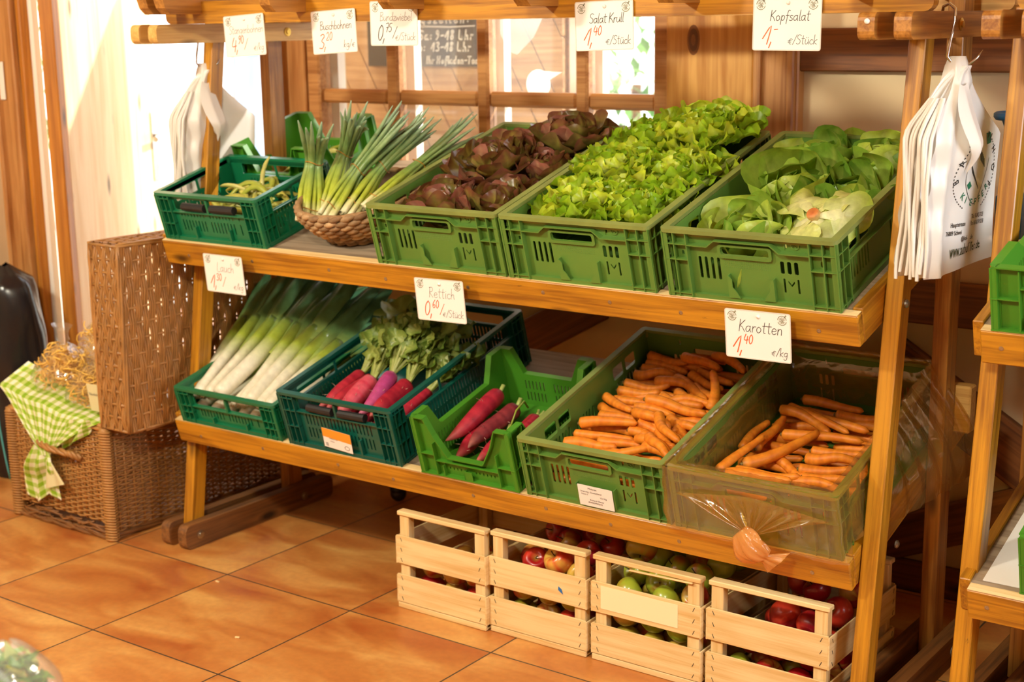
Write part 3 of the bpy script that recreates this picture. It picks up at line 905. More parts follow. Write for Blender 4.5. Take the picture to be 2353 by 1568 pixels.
# ------------------------------------------------------------------ wooden apple crates
def wood_crate(label, loc, W=.284, D=.36, H=.262, rot=0, broken=False):
    c = thing('fruit_crate', label, 'crate', loc, (0, 0, rot))
    w = M_['crate_wood']
    t = .004
    for x in (.006, W - .036):
        for y in (.004, D - .026):
            board('corner_post', (x + .015, y + .011, .004), (x + .015, y + .011, H - .012), .022, .03, w, c, up=(1, 0, 0), ch=.001)
    def slat(nm, p0, p1, h, nrm, stap=True):
        s = board(nm, p0, p1, t, h, w, c, up=(0, 0, 1), ch=.0008)
        if stap:
            L = (V(p1) - V(p0)).length
            for xx in (.016, L - .016):
                for k in range(3):
                    st = bpy.data.objects.new('staple', staple_me)
                    sg = -1 if xx > L / 2 else 1
                    link(st, s)
                    st.matrix_basis = Matrix.Translation((xx, nrm * (t / 2 + .0003), (-.36 + .36 * k) * h)) @ Matrix.Rotation(sg * .45 * nrm, 4, 'Y')
    for z in (.055, .160):
        slat('front_slat', (0, -t / 2, z), (W, -t / 2, z), .076, -1)
        slat('back_slat', (0, D + t / 2, z), (W, D + t / 2, z), .076, 1, False)
        slat('side_slat', (-t / 2 + .001, -.004, z - .002), (-t / 2 + .001, D + .004, z - .002), .074, 1, False)
        slat('side_slat', (W + t / 2 - .001, -.004, z - .002), (W + t / 2 - .001, D + .004, z - .002), .074, -1)
    for y in (.012, D - .012):
        board('top_rail', (.001, y, H - .006), (W - .001, y, H - .006), .026, .012, w, c, ch=.002)
    for k in range(4):
        y = .04 + k * (D - .08) / 3
        board('bottom_slat', (0, y, .005), (W, y, .005), .075, .004, w, c, ch=.0008)
    board('bottom_batten', (0, .0, .008), (W, .0, .008), .008, .014, w, c, ch=.001)
    if broken:
        board('splinter', (W * .36, -.006, H - .016), (W * .93, -.001, H - .014), .008, .004, w, c, up=(.2, 0, 1))
    return c
sm_ = MB(); sm_.box(-.0006, .0006, -.0004, .0004, -.0055, .0055)
staple_me = sm_.mesh('staple', M_['ink'])
wc1 = wood_crate('pale wooden fruit crate with apples only at its bottom, leftmost on the floor', (.542, .550, 0))
wc2 = wood_crate('pale wooden fruit crate of red apples with a blue speck on its slat', (.832, .562, 0), W=.282)
wc3 = wood_crate('pale wooden fruit crate of green apples with a splintered top rail', (1.129, .566, 0), W=.288, broken=True)
wc4 = wood_crate('pale wooden fruit crate of dark red apples beside the right post', (1.430, .575, 0), W=.290)
MB().prism([[(.205, .155), (.212, .150), (.219, .146), (.215, .158), (.206, .164)]], .0006, Matrix.Translation((0, -.0046, 0)) @ FX).build('blue_speck', M_['blue'], wc2)
pm = plain('pale_label_patch', 'f6e2b4', .6, .02)
MB().box(.026, .232, -.0052, -.0042, .134, .190).build('label_remnant', pm, wc3)
# ------------------------------------------------------------------ vegetables and fruit
def mixc(a, b, t):
    t = max(0, min(1, t))
    return tuple(a[i] + (b[i] - a[i]) * t for i in range(3)) + (1,)

def stick_matrix(A, B, L0, fat=1.0, roll=0.0):
    """matrix that lays a mesh modelled along +x (length L0) from A to B"""
    A, B = V(A), V(B)
    x = (B - A)
    L = x.length
    x.normalize()
    z = V((0, 0, 1)) - x * x.z
    z = z.normalized() if z.length > .05 else V((0, 1, 0))
    y = z.cross(x)
    M = Matrix(((x.x, y.x, z.x, A.x), (x.y, y.y, z.y, A.y), (x.z, y.z, z.z, A.z), (0, 0, 0, 1)))
    return M @ Matrix.Rotation(roll, 4, 'X') @ Matrix.Diagonal((L / L0, fat, fat, 1))

# --- carrots
def carrot_mesh(seed, r0, bend):
    rn = random.Random(seed)
    mb = MB(); mb.smooth = True
    n = 22
    pts, rad, cols = [], [], []
    o1, o2 = lin('ea8c24'), lin('d9761a')
    for i in range(n):
        f = i / (n - 1)
        if f < .06: r = r0 * math.sqrt(max(0.02, 1 - (1 - f / .06) ** 2))
        elif f > .93: r = r0 * .62 * math.sqrt(max(0.015, 1 - ((f - .93) / .07) ** 2))
        else: r = r0 * (1 - .38 * ((f - .06) / .87) ** 1.3)
        r *= 1 + rn.uniform(-.025, .025)
        pts.append((f * .15, bend * math.sin(PI * f) * .15, bend * .3 * math.sin(2.2 * PI * f) * .15))
        rad.append(r)
        c = mixc(o1, o2, rn.uniform(0, 1))
        if f < .025: c = mixc(lin('7a5a24'), c, f / .025)
        cols.append(c)
    mb.tube(pts, rad, 12, True, cols)
    return mb.mesh('carrot', M_['root'])
car_me = [carrot_mesh(i, r, b) for i, (r, b) in enumerate(((.0138, .04), (.0128, -.05), (.0145, .07), (.012, -.02), (.0135, .10)))]
stub_mb = MB(); stub_mb.smooth = True
stub_mb.lathe([(.0045, -.004), (.0042, .002), (.003, .003), (0, .002)], 8, Matrix.Rotation(-PI / 2, 4, 'Y'), [lin('6a5626')] * 4)
stub_me = stub_mb.mesh('crown', M_['root'])
def carrot(A, B, k, label, group, fat=1.0):
    o = bpy.data.objects.new('carrot', car_me[k % 5])
    link(o)
    o.matrix_basis = stick_matrix(A, B, .15, fat, k * 1.7)
    tag(o, label, 'carrot', group)
    c = bpy.data.objects.new('crown', stub_me)
    link(c, o)
    c.location = (.001, 0, 0)
    return o
CARS = [(985,560,88,1023,560,88),(985,547,106,1096,541,106),(1053,560,88,1196,560,88),(1102,560,108,1162,560,108),(1174,552,122,1272,509,122),(1100,534,124,1222,502,124),(985,534,88,1118,517,88),(985,503,88,1011,509,88),(1140,533,88,1222,508,88),(985,472,88,1080,495,88),(1132,504,94,1252,453,94),(1168,462,88,1253,414,88),(1061,452,88,1120,448,88),(1137,422,88,1183,394,88),(985,417,94,1078,435,94),(1102,481,90,1236,396,90),(985,384,88,1101,406,88),(1109,389,90,1159,383,90),(1001,341,88,1113,343,88),(1150,364,88,1255,380,88),(1009,262,88,1048,264,88),(1075,322,88,1123,316,88),(1098,336,106,1283,311,106),(985,329,102,1095,282,102),(1184,304,88,1268,277,88),(1225,264,88,1265,234,88),(985,304,88,1110,263,88),(1109,270,108,1222,232,108),(1154,261,88,1243,227,88),(1130,240,96,1162,240,96),(1001,183,106,1143,226,106),(1117,218,88,1162,216,88),(1169,202,100,1214,187,100),(995,164,88,1157,182,88),(1170,172,98,1230,150,98),(1072,153,88,1149,160,88),(1214,136,108,1266,117,108),(996,114,88,1135,137,88),(1199,224,98,1270,162,98),(1187,256,126,1301,155,126),(1129,112,88,1269,121,88),(1138,62,116,1224,117,116),(1218,156,124,1307,89,124)]
BAGS = [(1430,514,62,1595,499,62),(1536,467,62,1617,482,62),(1461,464,62,1642,420,62),(1420,461,70,1608,386,70),(1408,442,68,1566,372,68),(1457,345,64,1650,368,64),(1398,256,62,1403,393,62),(1436,251,72,1439,410,72),(1550,300,62,1666,319,62),(1552,270,62,1674,287,62),(1556,219,62,1673,257,62),(1578,192,62,1659,206,62),(1568,164,62,1659,165,62),(1412,116,90,1446,286,90),(1483,252,62,1519,237,62),(1434,107,92,1589,125,92),(1438,142,82,1591,163,82),(1442,173,80,1549,359,80)]
rc = random.Random(11)
def lay_carrots(lst, x0, x1, where, group, special={}):
    for i, (xa, sa, ha, xb, sb, hb) in enumerate(lst):
        A, B = V((xa, sa, ha)) / 1000, V((xb, sb, hb)) / 1000
        d = B - A
        want = max(d.length, .105 + .03 * ((i * 37) % 10) / 10)
        B = A + d.normalized() * want
        for _ in range(3):
            if B.x > x1: B.x = x1
            if B.x < x0: B.x = x0
        if B.y > .57: B.y = .57
        if (B - A).length < .09: A = A - d.normalized() * (.1 - (B - A).length); A.x = max(x0, min(x1, A.x))
        lab = special.get(i)
        reg = 'near the front of' if (A.y + B.y) / 2 < .2 else ('in the middle of' if (A.y + B.y) / 2 < .36 else 'towards the back of')
        M = Lm(0)
        g = group + ', ' + reg.split(' the ')[-1].replace(' of', '')
        carrot(M @ A, M @ B, i, lab or ('orange carrot lying %s %s' % (reg, where)), None if lab else g, .95 + .15 * ((i * 13) % 7) / 7)
def carrot_bed(x0, x1, h, s0, s1, step, where, group):
    s = s0; k = 0
    while s < s1:
        mid = (x0 + x1) / 2 + rc.uniform(-.02, .02)
        for (a, b) in ((x0, mid - .004), (x1, mid + .004)):
            M = Lm(0)
            carrot(M @ V((a, s + rc.uniform(-.003, .003), h)), M @ V((b, s + rc.uniform(-.01, .01), h + rc.uniform(-.003, .003))), k, 'orange carrot half buried under others in ' + where, group)
            k += 1
        s += step
lay_carrots(CARS, .985, 1.312, 'the open green carrot crate', 'loose carrots in the open crate')
carrot(Lm(0) @ V((1.262, .365, .085)), Lm(0) @ V((1.262, .40, .178)), 2, 'carrot standing upright against the right wall of the open carrot crate', None, 1.0)
carrot_bed(.985, 1.312, .068, .045, .56, .030, 'the open green carrot crate', 'buried carrots in the open crate')
carrot_bed(.985, 1.312, .040, .040, .10, .030, 'the open green carrot crate', 'buried carrots in the open crate')
lay_carrots(BAGS, 1.39, 1.71, 'the film-wrapped crate', 'carrots in the film-wrapped crate')
carrot_bed(1.395, 1.705, .034, .05, .53, .032, 'the film-wrapped crate', 'buried carrots in the film-wrapped crate')

# --- apples
def apple_mesh(seed, ca, cb, thr):
    rn = random.Random(seed)
    mb = MB(); mb.smooth = True
    n, m = 24, 16
    off = V((rn.uniform(0, 50), rn.uniform(0, 50), 0))
    vs, cs, fs = [], [], []
    for i in range(m + 1):
        t = i / m
        a = PI * t
        r = math.sin(a) * (1 - .10 * t) * .0375
        z = math.cos(a) * .033 - .016 * math.exp(-(a / .42) ** 2) + .009 * math.exp(-((PI - a) / .4) ** 2)
        for k in range(n):
            b = 2 * PI * k / n
            w = 1 + .03 * math.cos(5 * b) * t * t
            p = V((r * math.cos(b) * w, r * math.sin(b) * w, z))
            q = noise.noise(p * 22 + off) * .5 + noise.noise(V((math.cos(b) * 3, math.sin(b) * 3, z * 12)) + off) * .35 + .28 * math.cos(b)
            c = mixc(cb, ca, (q - thr) * 2.6 + .5)
            if t < .09: c = mixc(lin('9a8a3a'), c, t / .09)
            vs.append(p); cs.append(c)
    for i in range(m):
        for k in range(n):
            k2 = (k + 1) % n
            fs.append((i * n + k, (i + 1) * n + k, (i + 1) * n + k2, i * n + k2))
    mb.add(vs, fs, None, cs)
    return mb.mesh('apple', M_['apple'])
rd, rd2, gr, ye = lin('a5161a'), lin('c93a22'), lin('a3b032'), lin('d8b04a')
apple_me = {'red': [apple_mesh(1, rd, rd2, -.1), apple_mesh(2, rd, ye, -.3), apple_mesh(3, lin('8e1220'), rd2, 0)],
            'blush': [apple_mesh(4, rd2, ye, .0), apple_mesh(5, lin('d8442a'), lin('c9b440'), .1), apple_mesh(6, rd2, ye, -.1)],
            'green': [apple_mesh(7, rd2, gr, .55), apple_mesh(8, lin('c4502a'), gr, .42), apple_mesh(9, gr, lin('b4bc3c'), 0)]}
sb = MB(); sb.smooth = True
sb.tube([(0, 0, .014), (.001, 0, .024), (.005, .002, .036)], [.0016, .0013, .0017], 6, True, [lin('4a3416')] * 3)
apple_stem = sb.mesh('stem', M_['root'])
ra = random.Random(5)
def apple(kind, p, label, group, s=1.0, rot=None):
    o = bpy.data.objects.new('apple', ra.choice(apple_me[kind]))
    link(o, None, p, rot or (ra.uniform(-1.3, 1.3), ra.uniform(-1.3, 1.3), ra.uniform(0, 6.3)))
    o.scale = (s, s, s)
    link(bpy.data.objects.new('stem', apple_stem), o)
    return tag(o, label, 'apple', group)
def spread(P, lo, hi, r=.0345, it=60):
    """push fruit apart until they only touch"""
    P = [V(p) for p in P]
    for _ in range(it):
        for i in range(len(P)):
            for j in range(i):
                d = P[i] - P[j]
                L = max(d.length, 1e-4)
                if L < 2 * r:
                    d *= (2 * r - L) / L * .5
                    P[i] += d; P[j] -= d
        for p in P:
            for k in range(3): p[k] = max(lo[k] + r, min(hi[k] - r, p[k]))
    return P
def bed(x0, x1, y0, y1, z, dx=.073):
    out = []; j = 0; y = y0
    while y <= y1:
        x = x0 + (dx / 2 if j % 2 else 0)
        while x <= x1:
            out.append((x + ra.uniform(-.004, .004), y, z + ra.uniform(-.004, .004))); x += dx
        y += dx * .9; j += 1
    return out
def fill_crate(crate, layers, xr, y0=.585, y1=.90):
    x0, x1 = xr
    for (P, kinds, lab, grp, zhi) in layers:
        Q = spread(P, (x0, y0 - .015, .008), (x1, y1 + .02, zhi))
        for p in Q: apple(ra.choice(kinds), p, lab, grp, ra.uniform(.92, 1.04))
wl = 'in the leftmost fruit crate'
fill_crate(wc1, [(bed(.60, .79, .615, .88, .047) + [(.62, .60, .105), (.69, .60, .108), (.76, .605, .105), (.65, .69, .105), (.73, .69, .107)], ['red', 'blush', 'blush'], 'red and yellow apple deep inside the leftmost fruit crate', 'apples in the leftmost crate', .16)], (.565, .81))
w2 = 'in the fruit crate with the blue speck'
fill_crate(wc2, [(bed(.88, 1.07, .625, .9, .047) + bed(.895, 1.08, .62, .88, .108), ['red', 'blush', 'green'], 'apple seen through the lower gap of the fruit crate with the blue speck', 'lower apples of the crate with the blue speck', .15),
    ([(.884, .66, .175), (.925, .625, .185), (1.07, .62, .175), (.98, .66, .17), (.95, .73, .205), (.9, .76, .215), (1.03, .70, .20), (1.07, .76, .205), (.99, .79, .215), (.9, .86, .21), (1.06, .86, .21), (.98, .87, .20)], ['red', 'red', 'blush'], 'red apple heaped in the fruit crate with the blue speck', 'upper apples of the crate with the blue speck', .26)], (.855, 1.095))
apple('blush', (1.003, .612, .206), 'orange-red apple showing its stem just behind the slat with the blue speck', None, 1.06, (.75, .1, -.5))
fill_crate(wc3, [(bed(1.18, 1.38, .625, .9, .047) + bed(1.19, 1.38, .62, .88, .108), ['blush', 'green', 'blush'], 'apple seen through the lower gap of the crate with the splintered rail', 'lower apples of the crate with the splintered rail', .15),
    ([(1.17, .66, .19), (1.20, .62, .175), (1.25, .66, .185), (1.30, .63, .175), (1.37, .64, .18), (1.26, .73, .20), (1.34, .71, .205), (1.37, .76, .215), (1.20, .76, .205), (1.28, .81, .21), (1.21, .86, .205), (1.36, .86, .21)], ['green', 'green', 'green', 'blush'], 'green apple heaped in the crate with the splintered rail', 'upper apples of the crate with the splintered rail', .262)], (1.152, 1.395))
apple('blush', (1.165, .73, .235), 'large red and yellow apple on top of the green ones', None, 1.1, (2.4, .3, .5))
fill_crate(wc4, [(bed(1.48, 1.68, .63, .9, .047), ['green', 'blush', 'red'], 'apple low down in the fruit crate beside the right post', 'lower apples of the crate beside the right post', .09),
    (bed(1.50, 1.68, .66, .9, .105), ['red'], 'dark red apple inside the fruit crate beside the right post', 'dark apples of the crate beside the right post', .16),
    ([(1.56, .70, .165), (1.63, .68, .165), (1.66, .76, .175), (1.58, .82, .19), (1.66, .85, .19), (1.52, .86, .185)], ['red'], 'dark red apple on top in the fruit crate beside the right post', 'top apples of the crate beside the right post', .225)], (1.452, 1.70))

# --- radishes
def radish_mesh(seed, r0, L, bend, pale=0.0):
    rn = random.Random(seed)
    mb = MB(); mb.smooth = True
    pts, rad, cols = [], [], []
    n = 24
    c1, c2 = {6: (lin('a83468'), lin('b84a86')), 5: (lin('bc3248'), lin('d05a66')), 51: (lin('6e1c26'), lin('94383c'))}.get(seed, (lin('97152b'), lin('ba2c3a')))
    for i in range(n):
        f = i / (n - 1)          # 0 = crown, 1 = tip
        r = r0 * min(1, math.sqrt(max(.03, 1 - (1 - f / .1) ** 2)) if f < .1 else 1)
        if f > .45: r = r0 * max(.06, 1 - ((f - .45) / .55) ** 2.2 * .94)
        r *= 1 + .03 * math.sin(f * 9 + seed)
        pts.append((f * L, bend * math.sin(PI * f * .9) * L, .35 * bend * math.sin(PI * f * 1.7) * L))
        rad.append(r)
        c = mixc(c1, c2, rn.uniform(0, 1) * .8)
        if f < .12: c = mixc(lin('d59a9a'), c, f / .12 + (1 - pale))
        if f > .75: c = mixc(c, lin('d9a08a'), (f - .75) * 1.2)
        cols.append(c)
    mb.tube(pts, rad, 14, True, cols)
    for k in range(7):
        f = rn.uniform(.2, .8); i = int(f * n); a = rn.uniform(0, 6.3)
        p = V(pts[i]) + V((0, math.cos(a), math.sin(a))) * rad[i] * .95
        d = V((rn.uniform(-.3, .6), math.cos(a), math.sin(a))).normalized()
        mb.tube([p, p + d * .008, p + d * .014 + V((.004, 0, .002))], [.0008, .0006, .0002], 4, False, [lin('d9b09a')] * 3)
    return mb.mesh('root', M_['root'])

def fan_leaf(mb, M, L, R, amp, k, curl, cup, c0, c1, rn, nt_=23, nr=6, asp=1.0):
    """salad leaf: narrow rib opening into a rounded, frilled blade; grows along +y, upper side +z"""
    p1, p2, p3 = rn.uniform(0, 6.3), rn.uniform(0, 6.3), rn.uniform(0, 6.3)
    cy = L - R
    vs, cs, fs = [], [], []
    cl_ = curl if abs(curl) > .02 else .02
    def bend(x, y, z):
        a = cl_ * y / L
        return (x, (L / cl_) * math.sin(a) - z * math.sin(a), (L / cl_) * (1 - math.cos(a)) + z * math.cos(a))
    k2 = k * rn.uniform(1.9, 2.4)
    for i in range(nt_):
        th = -2.75 + 5.5 * i / (nt_ - 1)
        lob = 1 + .09 * math.sin(k * th + p3) + .05 * math.sin(k2 * th + p1)
        edge = 1 - .35 * max(0, abs(th) - 1.7)
        for j in range(nr):
            r = (j / (nr - 1)) ** .8
            w = r ** 2.1
            z = cup * R * r * r + amp * w * (math.sin(k * th + p1) + .45 * math.sin(k2 * th + p2)) * edge
            rr = R * r * lob
            tuck = 1 - .16 * w * math.sin(k * th + p1 + 1.2)
            x = rr * math.sin(th) * asp * tuck
            y = cy + rr * math.cos(th) * (1.0 if abs(th) < 1.6 else 1.0 + .25 * (abs(th) - 1.6)) * tuck
            vs.append(bend(x, max(.002, y), z))
            t = .25 + .85 * r * (.75 + .25 * math.cos(th))
            c = mixc(c0, c1, t + rn.uniform(-.06, .06))
            if abs(math.sin(3.5 * th)) < .16 and 0 < j < nr - 1: c = mixc(c, c0, .35)
            cs.append(c)
    for i in range(nt_ - 1):
        for j in range(nr - 1):
            fs.append((i * nr + j, i * nr + j + 1, (i + 1) * nr + j + 1, (i + 1) * nr + j))
    b = len(vs)
    for i in range(4):          # rib
        y = cy * i / 3 * 1.02
        for sx in (-1, 0, 1):
            vs.append(bend(sx * (.007 + .012 * i / 3), y, .002 if sx else -.002)); cs.append(mixc(c0, c1, .08 * i))
    for i in range(3):
        for q in (0, 1):
            fs.append((b + i * 3 + q, b + i * 3 + q + 1, b + i * 3 + q + 4, b + i * 3 + q + 3))
    mb.smooth = True
    mb.add(vs, fs, M, cs)

def radish(name, A, B, seed, r0, label, leaves=0, bend=.05, pale=0, up=.05, grp=None):
    """A crown, B tip (world); leaves grow on from the crown"""
    L = (V(B) - V(A)).length
    o = thing(name, label, 'radish', group=grp)
    o.matrix_basis = stick_matrix(A, B, L)
    r = bpy.data.objects.new('root', radish_mesh(seed, r0, L, bend, pale)); link(r, o)
    rn = random.Random(seed)
    for k in range(leaves):
        mb = MB()
        c0, c1 = lin('b5c264'), lin(rn.choice(['5f7d2a', '6f8a34', '4c6c22', '86943e']))
        M = Matrix.Translation((.004, 0, 0)) @ Matrix.Rotation(PI / 2 + rn.uniform(-.5, .5), 4, 'Z') @ Matrix.Rotation(.02 + up * (k + 1) + rn.uniform(0, .12), 4, 'X') @ Matrix.Rotation(rn.uniform(-.5, .5), 4, 'Y')
        LL = rn.uniform(.18, .31)
        fan_leaf(mb, M, LL, rn.uniform(.045, .062), .011, 3.4, -.35, .15, c0, c1, rn, 25, 6, .8)
        for q in range(3):
            fan_leaf(mb, M @ Matrix.Translation((0, LL * (.30 + .14 * q), .003)) @ Matrix.Rotation((1 if q % 2 else -1) * rn.uniform(.9, 1.3), 4, 'Z') @ Matrix.Rotation(rn.uniform(-.3, .4), 4, 'X'), rn.uniform(.04, .055), rn.uniform(.018, .026), .006, 3, .2, .2, c0, c1, rn, 17, 4)
        mb.tube([M @ V((0, -.002, 0)), M @ V((0, .05, .002)), M @ V((0, .10, .004))], [.005, .0042, .0035], 6, False, [lin('c2c878')] * 3)
        mb.build('leaf', M_['leaf'], o)
    for k in range(2):
        mb = MB(); mb.smooth = True
        mb.tube([(.006, 0, 0), (-.02, rn.uniform(-.01, .01), .012)], [.005, .004], 7, True, [lin('b7c46c')] * 2)
        mb.build('leaf_stub', M_['stalk'], o)
    return o
RD = [((.265, .232, .112), (.243, .058, .098), .020, 'dark red radish at the left of the petrol crate, dusted with soil'),
      ((.312, .222, .114), (.280, .055, .095), .019, 'long slim red radish, second from the left in the petrol crate'),
      ((.338, .196, .122), (.322, .045, .096), .026, 'thick pink-red radish with a pale crown in the petrol crate'),
      ((.384, .222, .130), (.388, .052, .104), .021, 'purple-pink curved radish with a pale tip in the petrol crate'),
      ((.436, .225, .112), (.436, .055, .098), .023, 'dark red radish on the right of the purple-pink one'),
      ((.492, .232, .088), (.484, .075, .075), .022, 'red radish showing through the slots in the right wall of the petrol crate')]
for i, (a, b, r, lab) in enumerate(RD):
    radish('radish', Lm(0) @ V(a), Lm(0) @ V(b), i + 3, r, lab, 9 if i != 2 else 6, (.05, -.04, .03, .1, -.03, .02)[i], 1 if i in (2, 3) else .3, .05)
for i, (a, b) in enumerate((((.300, .20, .055), (.27, .040, .045)), ((.36, .2, .055), (.345, .035, .046)), ((.42, .2, .055), (.41, .04, .045)), ((.24, .21, .05), (.215, .045, .045)))):
    radish('radish', Lm(0) @ V(a), Lm(0) @ V(b), 30 + i, .021, 'red radish in the bottom layer of the petrol crate, seen through the front slot', 0, .03, grp='bottom radishes in the petrol crate')
SR = [((.690, .285, .088), (.655, .075, .062), .023, 'long bright red radish with hairy roots in the small green crate', .07),
      ((.752, .270, .066), (.738, .070, .050), .022, 'brownish red radish with tangled root hairs in the small green crate', -.06),
      ((.815, .262, .045), (.80, .095, .038), .021, 'dark red radish against the right wall of the small green crate', .05),
      ((.690, .195, .038), (.705, .045, .034), .020, 'pink-red radish tip poking under the long one in the small green crate', .04),
      ((.77, .19, .034), (.765, .05, .03), .018, 'red radish lowest in the small green crate', .03)]
for i, (a, b, r, lab, bd) in enumerate(SR):
    o = radish('radish', Lm(0) @ V(a), Lm(0) @ V(b), 50 + i, r, lab, 0, bd, .2)
mb = MB(); mb.smooth = True
mb.tube([Lm(0) @ V(p) for p in ((.792, .26, .075), (.80, .24, .105), (.802, .2, .10), (.806, .16, .075))], [.003, .003, .0025, .002], 6, True, [lin('9aa83e')] * 4)
tag(mb.build('leaf_stalk', M_['stalk']), 'bent green leaf stalk beside the radishes in the small green crate', 'stalk')

# --- leeks
def leek_thing(A, B, r, seed, label, nl=4):
    rn = random.Random(seed)
    A, B = V(A), V(B)
    L = (B - A).length
    o = thing('leek', label, 'leek')
    o.matrix_basis = stick_matrix(A, B, L)
    w, lg, dg = lin('ece5cd'), lin('a3b23c'), lin('2f5531')
    mb = MB(); mb.smooth = True
    n = 20; sh = .60
    pts, rad, cols = [], [], []
    for i in range(n):
        f = i / (n - 1) * sh
        pts.append((f * L, .012 * math.sin(f * 4 + seed), .0))
        rr = r * (1.12 if f < .03 else 1.0 + .12 * max(0, f - .4))
        rad.append(rr * (.72 if i == 0 else 1))
        c = mixc(w, lg, (f - .24) / .2)
        c = mixc(c, dg, (f - .46) / .2)
        cols.append(c)
    mb.tube(pts, rad, 14, True, cols)
    mb.build('shaft', M_['stalk'], o)
    mb = MB()
    for k in range(14):
        a = rn.uniform(0, 6.3); q = r * rn.uniform(.1, .7)
        p = V((0, q * math.cos(a), q * math.sin(a)))
        mb.tube([p + V((.002, 0, 0)), p + V((-.006, rn.uniform(-.004, .004), rn.uniform(-.004, .003)))], [.0009, .0004], 4, False, [lin('b79a68')] * 2)
    mb.build('root_tuft', M_['root'], o)
    for k in range(nl):
        mb = MB(); mb.smooth = True
        s = (k - (nl - 1) / 2) / max(1, (nl - 1) / 2)
        st = .36 + .05 * k
        m = 14
        droop = rn.uniform(.00, .10)
        def fn(u, v, s=s, st=st, droop=droop, L=L):
            f = st + (1.12 - st) * u
            ww = r * (1.2 + .9 * math.sin(PI * min(1, u * 1.05)) ** .8) * (1 if u < .8 else max(.12, 1 - ((u - .8) / .2) ** 2))
            vv = v * 2 - 1
            fold = abs(vv) * ww * (.75 - .45 * u)
            y = s * r * .6 + s * .055 * u ** 1.5 + vv * ww * (.75 + .3 * u)
            z = r * .55 * (1 - abs(s) * .6) - fold * .8 + .05 * u * (1 - abs(s)) - droop * u ** 3
            return V((f * L, y + .012 * math.sin(f * 4 + seed) * (1 - u), z))
        def cf(u, v):
            c = mixc(lin('b3bd58'), lin('5f8348'), u * 3.2)
            return mixc(c, lin(rn.choice(['3a6440', '47744f', '568663'])), u * 2.2 - .5)
        mb.grid(fn, m, 7, False, cf)
        mb.build('leaf', M_['stalk'], o)
    return o
LK = [((-.232, .052, .062), (-.330, .56, .215), .0155), ((-.203, .050, .072), (-.262, .55, .23), .017), ((-.166, .052, .074), (-.186, .545, .235), .0165), ((-.128, .048, .084), (-.105, .55, .225), .0205),
      ((-.092, .055, .052), (-.060, .54, .19), .0155), ((-.058, .046, .064), (-.050, .55, .225), .0175), ((-.010, .048, .078), (.018, .55, .215), .0185), ((.032, .05, .066), (.052, .54, .20), .017), ((.074, .052, .072), (.085, .53, .165), .018), ((.10, .11, .052), (.105, .54, .13), .0155)]
LN = ['leek with a slim greenish shaft, leftmost in the shallow crate', 'slim leek, second from the left in the shallow crate', 'slim pale leek, third from the left in the shallow crate', 'thick white leek in the left half, its shaft lying highest', 'slim leek showing its brown root end, low in the middle', 'medium leek just left of the long pale middle one', 'long pale leek in the middle of the shallow crate', 'yellow-green leek, fourth from the right in the shallow crate', 'leek lying third from the right in the shallow crate', 'rightmost leek, half hidden by the petrol crate']
for i, (a, b, r) in enumerate(LK):
    leek_thing(Lm(0) @ V(a), Lm(0) @ V(b), r * 1.12, i, LN[i], 4 if i % 2 else 5)
for i, x in enumerate((-.215, -.165, -.12, -.06, -.005, .05)):
    leek_thing(Lm(0) @ V((x, .044, .032)), Lm(0) @ V((x + .012, .5, .06)), .0165, 40 + i, 'leek in the bottom layer of the shallow crate, only its root end showing', 1)['group'] = 'bottom leeks'

